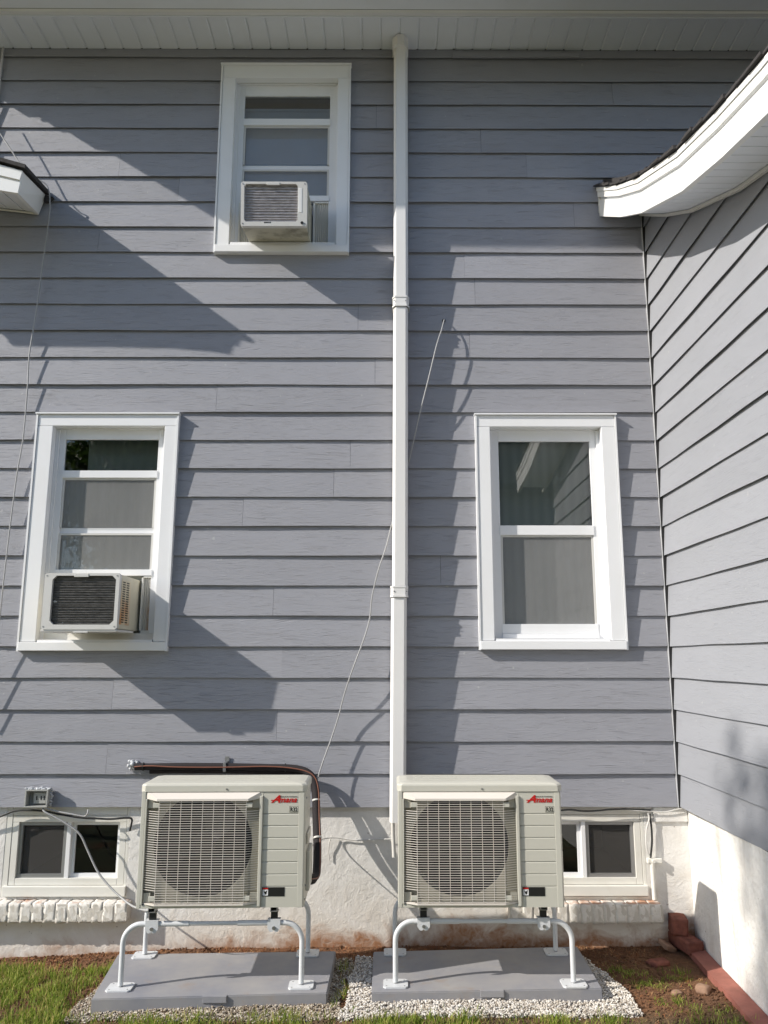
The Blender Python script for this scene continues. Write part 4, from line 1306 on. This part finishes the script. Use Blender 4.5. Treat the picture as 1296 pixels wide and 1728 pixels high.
cable([(1.476, .014, .70), (1.482, .012, .63), (1.480, .010, .55), (1.466, .008, .465)], .006, 'cable_black', 'black_cable', 'dark cable behind the white one beside the right basement window')
# painted conduit with clamp
cd = empty('conduit', (1.475, .012, .24), 'short white painted conduit with a clamp right of the right basement window', 'conduit')
rel(MB().tube([(1.476, .012, .245), (1.475, .012, .45)], .012, 12), cd).build('pipe', M['trim_old'], cd)
rel(MB().box(1.448, 1.53, .002, .030, .436, .462, .004), cd).build('clamp', M['trim_old'], cd)
rel(MB().cyl((1.478, -.012, .449), .009, .015, 'y', 10), cd).build('clamp_bolt', M['trim_old'], cd)

# electrical outlet box with sealant
eb = empty('outlet_box', (-1.990, 0, .795), 'small grey weatherproof outlet box smeared with clear sealant on the lower siding', 'outlet box')
def e_(mb): return rel(mb, eb)
o_ = MB(); o_.box(-2.055, -1.925, -.060, -.056, .835, .843); 
bmx = MB(); bmx.box(-2.055, -1.925, -.058, -.001, .836, .844, .002); bmx.box(-2.055, -1.925, -.058, -.001, .748, .756, .002); bmx.box(-2.055, -2.046, -.0585, -.001, .7565, .8355, .002); bmx.box(-1.934, -1.925, -.0585, -.001, .7565, .8355, .002); bmx.box(-2.045, -1.935, -.012, -.001, .757, .835)
M['box'] = painted('box_grey', srgb(160, 160, 156), .2, .5)
e_(bmx).build('housing', M['box'], eb)
e_(MB().box(-2.016, -1.944, -.034, -.013, .766, .826, .003)).build('receptacle', M['box'], eb)
for a in (-2.000, -1.975, -1.958): e_(MB().box(a, a+.006, -.0352, -.0342, .785, .808)).build('slot', M['ink'], eb)
sm_ = MB()
for q in range(44):
    bm = bmesh.new(); bmesh.ops.create_icosphere(bm, subdivisions=2, radius=random.uniform(.006, .009))
    if q < 26: p_ = (-2.062+q*.0055, random.uniform(-.045, -.012), .846+random.gauss(0, .0015))
    elif q < 35: p_ = (-2.058, random.uniform(-.03, -.01), .752+(q-26)*.010)
    else: p_ = (-1.922, random.uniform(-.03, -.01), .752+(q-35)*.010)
    sm_.addbm(bm, Matrix.Translation(p_) @ Matrix.Diagonal((1.3, 1.6, .8, 1)), True)
e_(sm_).build('sealant', M['silicone'], eb)

# ================================================================== CURB, BRICKS, STONES
cb = MB()
vs = []
for i in range(14):
    y = -.12 - i*.12
    xo = wfx(y)-.004; xi = xo-.083
    j = .002*math.sin(i*1.7)
    h = gh(xi, y)
    vs += [(xi+j, y, -.04), (xi+j, y, .028), (xo, y, .034), (xo, y, -.04)]
fs = [(0,1,2,3), (55,54,53,52)]
for i in range(13):
    for q in range(4):
        q2 = (q+1) % 4; fs.append((i*4+q, (i+1)*4+q, (i+1)*4+q2, i*4+q2))
tag(cb.add(vs, fs).build('curb', M['curb']), 'reddish painted concrete curb along the foot of the white wing foundation', 'curb')

def rough_box(name, loc, size, rot, m, label, cat_, group, sub=3, rnd_=.12, amp=.05):
    bm = bmesh.new(); bmesh.ops.create_cube(bm, size=1)
    bmesh.ops.subdivide_edges(bm, edges=bm.edges[:], cuts=sub, use_grid_fill=True)
    off = random.uniform(0, 90)
    for q in bm.verts:
        c = q.co.copy()
        c = c.lerp(c.normalized()*.6, rnd_)
        c += Vector((noise.noise(c*2.5+Vector((off,0,0))), noise.noise(c*2.5+Vector((0,off,0))), noise.noise(c*2.5+Vector((0,0,off)))))*amp
        q.co = Vector((c.x*size[0], c.y*size[1], c.z*size[2]))
    o = MB().addbm(bm, None, True).build(name, m)
    o.location = loc; o.rotation_euler = rot
    return tag(o, label, cat_, group)
rough_box('red_brick', (1.612, -.055, .047), (.092, .20, .062), (0, 0, R(12)), M['brick_red'], 'lower red brick lying at the inside corner in front of the wing', 'brick', 'loose bricks in the corner', 6, .02, .03)
rough_box('red_brick', (1.590, -.015, .125), (.088, .10, .085), (R(4), R(3), R(-6)), M['brick_red'], 'upper red brick block stacked on another at the inside corner', 'brick', 'loose bricks in the corner', 6, .02, .035)
rough_box('brick_fragment', (1.515, -.045, .025), (.085, .07, .030), (R(18), R(24), R(30)), M['stone'], 'tan broken brick leaning left of the stacked red bricks', 'brick fragment', 'stones in the dirt', 3, .2, .14)
rough_box('stone', (1.40, -.235, .006), (.10, .075, .025), (0, 0, R(20)), M['brick_red'], 'flat reddish stone half sunk in the shaded soil', 'stone', 'stones in the dirt', 3, .35, .16)
rough_box('stone', (1.500, -.585, .010), (.060, .055, .04), (0, R(8), R(50)), M['stone'], 'tan angular stone lying near the red curb', 'stone', 'stones in the dirt', 3, .3, .16)
rough_box('stone', (1.365, -.610, .002), (.045, .04, .022), (0, 0, R(10)), M['stone'], 'small greyish stone left of the tan angular stone', 'stone', 'stones in the dirt', 3, .4, .16)

# ================================================================== STUFF: gravel, grass, clods
ICO = []
for q in range(4):
    bm = bmesh.new(); bmesh.ops.create_icosphere(bm, subdivisions=1, radius=1)
    off = q*13.7
    for v_ in bm.verts: v_.co *= 1+.35*noise.noise(v_.co*1.3+Vector((off, 0, 0)))
    bm.verts.index_update()
    ICO.append((np.array([v_.co[:] for v_ in bm.verts]), np.array([[a.index for a in f_.verts] for f_ in bm.faces]))); bm.free()
def pebbles(name, pts, r0, r1, m, label, cat_, flat=.65):
    V, F = [], []; n0 = 0
    for (x, y, z) in pts:
        v_, f_ = ICO[random.randrange(4)]
        s = np.array([random.uniform(r0, r1), random.uniform(r0, r1)*.8, random.uniform(r0, r1)*flat])
        A = Matrix.Rotation(random.uniform(0, 6.28), 3, 'Z') @ Matrix.Rotation(random.uniform(-.6, .6), 3, 'X')
        vv = (v_*s) @ np.array(A).T + np.array([x, y, z])
        V.append(vv); F.append(f_+n0); n0 += len(v_)
    V = np.concatenate(V); F = np.concatenate(F)
    me = bpy.data.meshes.new(name); me.from_pydata(V.tolist(), [], F.tolist()); me.materials.append(m)
    o = bpy.data.objects.new(name, me); COL.objects.link(o)
    return tag(o, label, cat_, kind='stuff')
def inquad(x, y, q, grow=0):
    for i in range(4):
        (ax_, ay_), (bx_, by_) = q[i], q[(i+1) % 4]
        ex, ey = bx_-ax_, by_-ay_; l = math.hypot(ex, ey)
        if (ex*(y-ay_)-ey*(x-ax_))/l < -grow: return False
    return True
PAD2 = [(-.087, -.735), (.990, -.690), (1.000, -.140), (-.090, -.215)]
PAD1 = [(-1.352, -.800), (-.292, -.735), (-.288, -.205), (-1.420, -.245)]
def in_marble(x, y):
    j = .03*noise.noise(Vector((x*7, y*7, 1)))
    if y < -.875+j+.02*x: return False
    lx = -.190 + (y+.2)*(.05) + j
    rx = 1.03 + smooth(-.12, -.55, y)*.10 + j
    return lx < x < rx and y < -.14 + j*.6 and not inquad(x, y, PAD2, -.004)
def in_pea(x, y):
    j = .035*noise.noise(Vector((x*6, y*6, 5)))
    if not (-.89+j < y < -.16+j): return False
    lx = -1.44 + j; rx = -.20 + (y+.2)*.05 + j
    return lx < x < rx and not inquad(x, y, PAD1, -.004)
def fill(fn, n_, x0, x1, y0, y1, zlo, zhi):
    out = []
    while len(out) < n_:
        x, y = random.uniform(x0, x1), random.uniform(y0, y1)
        if fn(x, y): out.append((x, y, gh(x, y)+random.uniform(zlo, zhi)))
    return out
pebbles('white_gravel', fill(in_marble, 13000, -.3, 1.25, -.95, -.1, -.002, .018), .0036, .0078, M['marble'], 'bright white marble chips around the right pad', 'gravel')
pebbles('brown_gravel', fill(in_pea, 11000, -1.6, -.1, -.95, -.1, -.006, .012), .0034, .0080, M['pea'], 'mixed brown pea gravel around the left pad', 'gravel')
def in_soil(x, y): return not inquad(x, y, PAD1, .01) and not inquad(x, y, PAD2, .01) and not in_marble(x, y)
pebbles('soil_clods', fill(lambda x, y: in_soil(x, y) and noise.noise(Vector((x*3, y*3, 0))) > -.25, 5200, -2.3, 1.66, -.98, .03, -.004, .006), .003, .012, M['soil'], 'loose brown soil crumbs along the foundation', 'soil')

def ns(x, y, s, o=0): return noise.noise(Vector((x*s, y*s, o)))
def blades(name, dens, n_, x0, x1, y0, y1, h0, h1, m, label, cat_, wd=.0030, lean=.55):
    V, F = [], []
    c = 0; tries = 0
    while c < n_ and tries < n_*30:
        tries += 1
        x, y = random.uniform(x0, x1), random.uniform(y0, y1)
        if random.random() > dens(x, y): continue
        a = random.uniform(0, 6.28); h = random.uniform(h0, h1); ln = random.uniform(.15, lean*1.6)*h
        z = gh(x, y) - .003
        dx, dy = math.cos(a), math.sin(a); b = random.uniform(0, 6.28)
        px, py = math.cos(b)*wd/2, math.sin(b)*wd/2
        n0 = len(V)
        cl = .55+.9*max(0, .5+ns(x, y, 23, 11)); h *= cl
        V += [(x-px, y-py, z), (x+px, y+py, z), (x+px*.8+dx*ln*.4, y+py*.8+dy*ln*.4, z+h*.6), (x-px*.8+dx*ln*.4, y-py*.8+dy*ln*.4, z+h*.6), (x+dx*ln, y+dy*ln, z+h*(1-.3*ln/h))]
        F += [(n0, n0+1, n0+2, n0+3), (n0+3, n0+2, n0+4)]
        c += 1
    me = bpy.data.meshes.new(name); me.from_pydata(V, [], F); me.materials.append(m)
    o = bpy.data.objects.new(name, me); COL.objects.link(o)
    return tag(o, label, cat_, kind='stuff')

def g_left(x, y):
    if inquad(x, y, PAD1, .01): return 0
    d = smooth(-.06, -.22, y + .06*ns(x, y, 4))
    bare = smooth(-1.95, -1.78, x)*smooth(-.36, -.18, y+.04*ns(x, y, 6, 2))
    pea = .22 if in_pea(x, y) else 1
    if in_pea(x, y) and y > -.80: pea = .02
    return d*(1-bare*.94)*pea*(.12+.88*smooth(-.25, .25, ns(x, y, 6, 4)+.5*ns(x, y, 17, 6)))
blades('grass', g_left, 21000, -2.75, -1.28, -1.35, -.04, .020, .056, M['grass'], 'short sunlit green grass left of the left pad', 'grass')
def g_front(x, y):
    if inquad(x, y, PAD1, .01) or inquad(x, y, PAD2, .02): return 0
    if in_marble(x, y): return .03 if y < -.8 else 0
    d = smooth(-.82, -.90, y + .03*ns(x, y, 9))
    if x > 1.05: d = smooth(-.86, -.96, y+.05*ns(x, y, 6))*.7
    gap = 0
    if -.285 < x < -.14 and y < -.22: gap = .3*smooth(-.1, .25, ns(x, y, 8, 9)+.1)
    return max(d*(.10+.90*smooth(-.25, .25, ns(x, y, 6, 4)+.5*ns(x, y, 17, 6)))*(.45 if x > 1.0 else 1), gap)
blades('grass', g_front, 17000, -1.30, 1.70, -1.4, -.15, .02, .052, M['grass'], 'green grass strip along the bottom in front of both pads', 'grass')
def g_right(x, y):
    if in_marble(x, y) or inquad(x, y, PAD2, .02): return 0
    c = max(math.exp(-(((x-1.20)/.07)**2+((y+.36)/.07)**2)), math.exp(-(((x-1.27)/.07)**2+((y+.50)/.06)**2)),
            math.exp(-(((x-1.32)/.06)**2+((y+.70)/.05)**2)), .6*math.exp(-(((x-1.45)/.06)**2+((y+.40)/.08)**2)), .6*math.exp(-(((x-1.42)/.10)**2+((y+.82)/.05)**2)))
    return c*.32*smooth(-.2, .3, ns(x, y, 22, 3)+.1)
blades('grass', g_right, 1500, 1.03, 1.62, -.95, -.15, .012, .034, M['grass'], 'sparse grass tufts in the bare soil right of the right pad', 'grass', .0028, .9)
blades('dry_thatch', lambda x, y: .7*smooth(-.1, .3, ns(x, y, 7, 21)) if in_soil(x, y) else 0, 5200, -2.6, 1.6, -1.2, -.2, .004, .016, M['thatch'], 'dry brown clippings scattered between the grass', 'dead grass', .003, 2.5)
blades('dry_thatch', lambda x, y: (smooth(-.30, -.06, y)*.9 if x < -.2 or x > -.1 else .5) * (1 if in_soil(x, y) else 0)*smooth(-.3, .3, ns(x, y, 4, 8)+.15), 5200, -2.5, 1.55, -.42, .02, .006, .020, M['thatch'], 'dry reddish thatch and roots against the foundation', 'dead grass', .003, 2.0)

# ================================================================== TREES in the yard (out of frame: their shade and reflection show)
def tree(loc, th, cr, n_leaf, label, lean=0, trunk_r=.09, leaf=.07, flat=1.0):
    o = empty('tree', loc, label, 'tree')
    tr = MB()
    tr.tube([(0, 0, -.1), (.04, .02, th*.4), (-.03, .05, th*.8), (lean, 0, th)], trunk_r, 10, True, [trunk_r*1.2, trunk_r, trunk_r*.7, trunk_r*.4])
    for i in range(9):
        a = i*2.4; z = th*(.6+.045*i); L = cr*(.6+.3*random.random())
        tr.tube([(0, .03, z), (math.cos(a)*L*.5, math.sin(a)*L*.5, z+L*.3), (math.cos(a)*L, math.sin(a)*L, z+L*.5)], trunk_r*.3, 6, True, [trunk_r*.35, trunk_r*.2, trunk_r*.08])
    tr.build('trunk', M['bark'], o)
    cl_ = [Vector((random.gauss(0, .5), random.gauss(0, .5), random.gauss(0, .45)))*cr*.8 for _ in range(26)]
    V, F = [], []
    for i in range(n_leaf):
        c = random.choice(cl_) + Vector((random.gauss(0, 1), random.gauss(0, 1), random.gauss(0, 1)))*cr*.17
        c.z = c.z*flat + th+cr*.25
        u = Vector((random.gauss(0, 1), random.gauss(0, 1), random.gauss(0, 1))).normalized()
        v_ = u.orthogonal().normalized()
        s = leaf*random.uniform(.6, 1.2); n0 = len(V)
        V += [c-u*s, c+v_*s*.45, c+u*s, c-v_*s*.45]; F.append((n0, n0+1, n0+2, n0+3))
    me = bpy.data.meshes.new('crown'); me.from_pydata([tuple(q) for q in V], [], F); me.materials.append(M['leaf'])
    k = bpy.data.objects.new('crown', me); COL.objects.link(k); k.parent = o
    return o
tree((-11.6, -6.15, 0), 9.35, .8, 300, 'slender young tree at the left of the yard shading the lower wing wall', leaf=.11)
tree((-5.2, -13, 0), 5.0, 3.3, 20000, 'broad leafy tree standing at the back of the yard on the left', trunk_r=.2, leaf=.16)

# neighbouring house and trees across the yard, behind the camera: they show in the window glass
nh = empty('neighbour_house', (3.5, -13.5, 0), 'pale neighbouring house across the yard, seen only as a reflection in the windows', 'house')
mb = MB(); vs = []; fs = []
for i in range(28):
    z = .2*i; a = len(vs)
    vs += [(-4.5, .02, z), (5.5, .02, z), (5.5, 0, z+.2), (-4.5, 0, z+.2)]
    fs += [(a, a+1, a+2, a+3)]
    if i: fs += [(a-2, a+1, a, a-1)]
mb.add(vs, fs).build('wall', M['siding_side'], nh)
MB().box(-4.5, 5.5, -6, -.03, 0, 5.55).build('house_body', M['backing'], nh)
MB().prism([(.45, 5.45), (-3.0, 7.4), (-6.4, 5.45), (-6.4, 5.6), (-3.0, 7.6), (.45, 5.6)], -4.8, 5.8, 'x').build('roof', M['shingle'], nh)
tree((-1.6, -17.5, 0), 6.5, 3.0, 7000, 'tall tree beside the neighbouring house across the yard', trunk_r=.22, leaf=.2)
tree((6.0, -24, 0), 8.5, 4.2, 7000, 'large tree behind the neighbouring house', trunk_r=.3, leaf=.3)
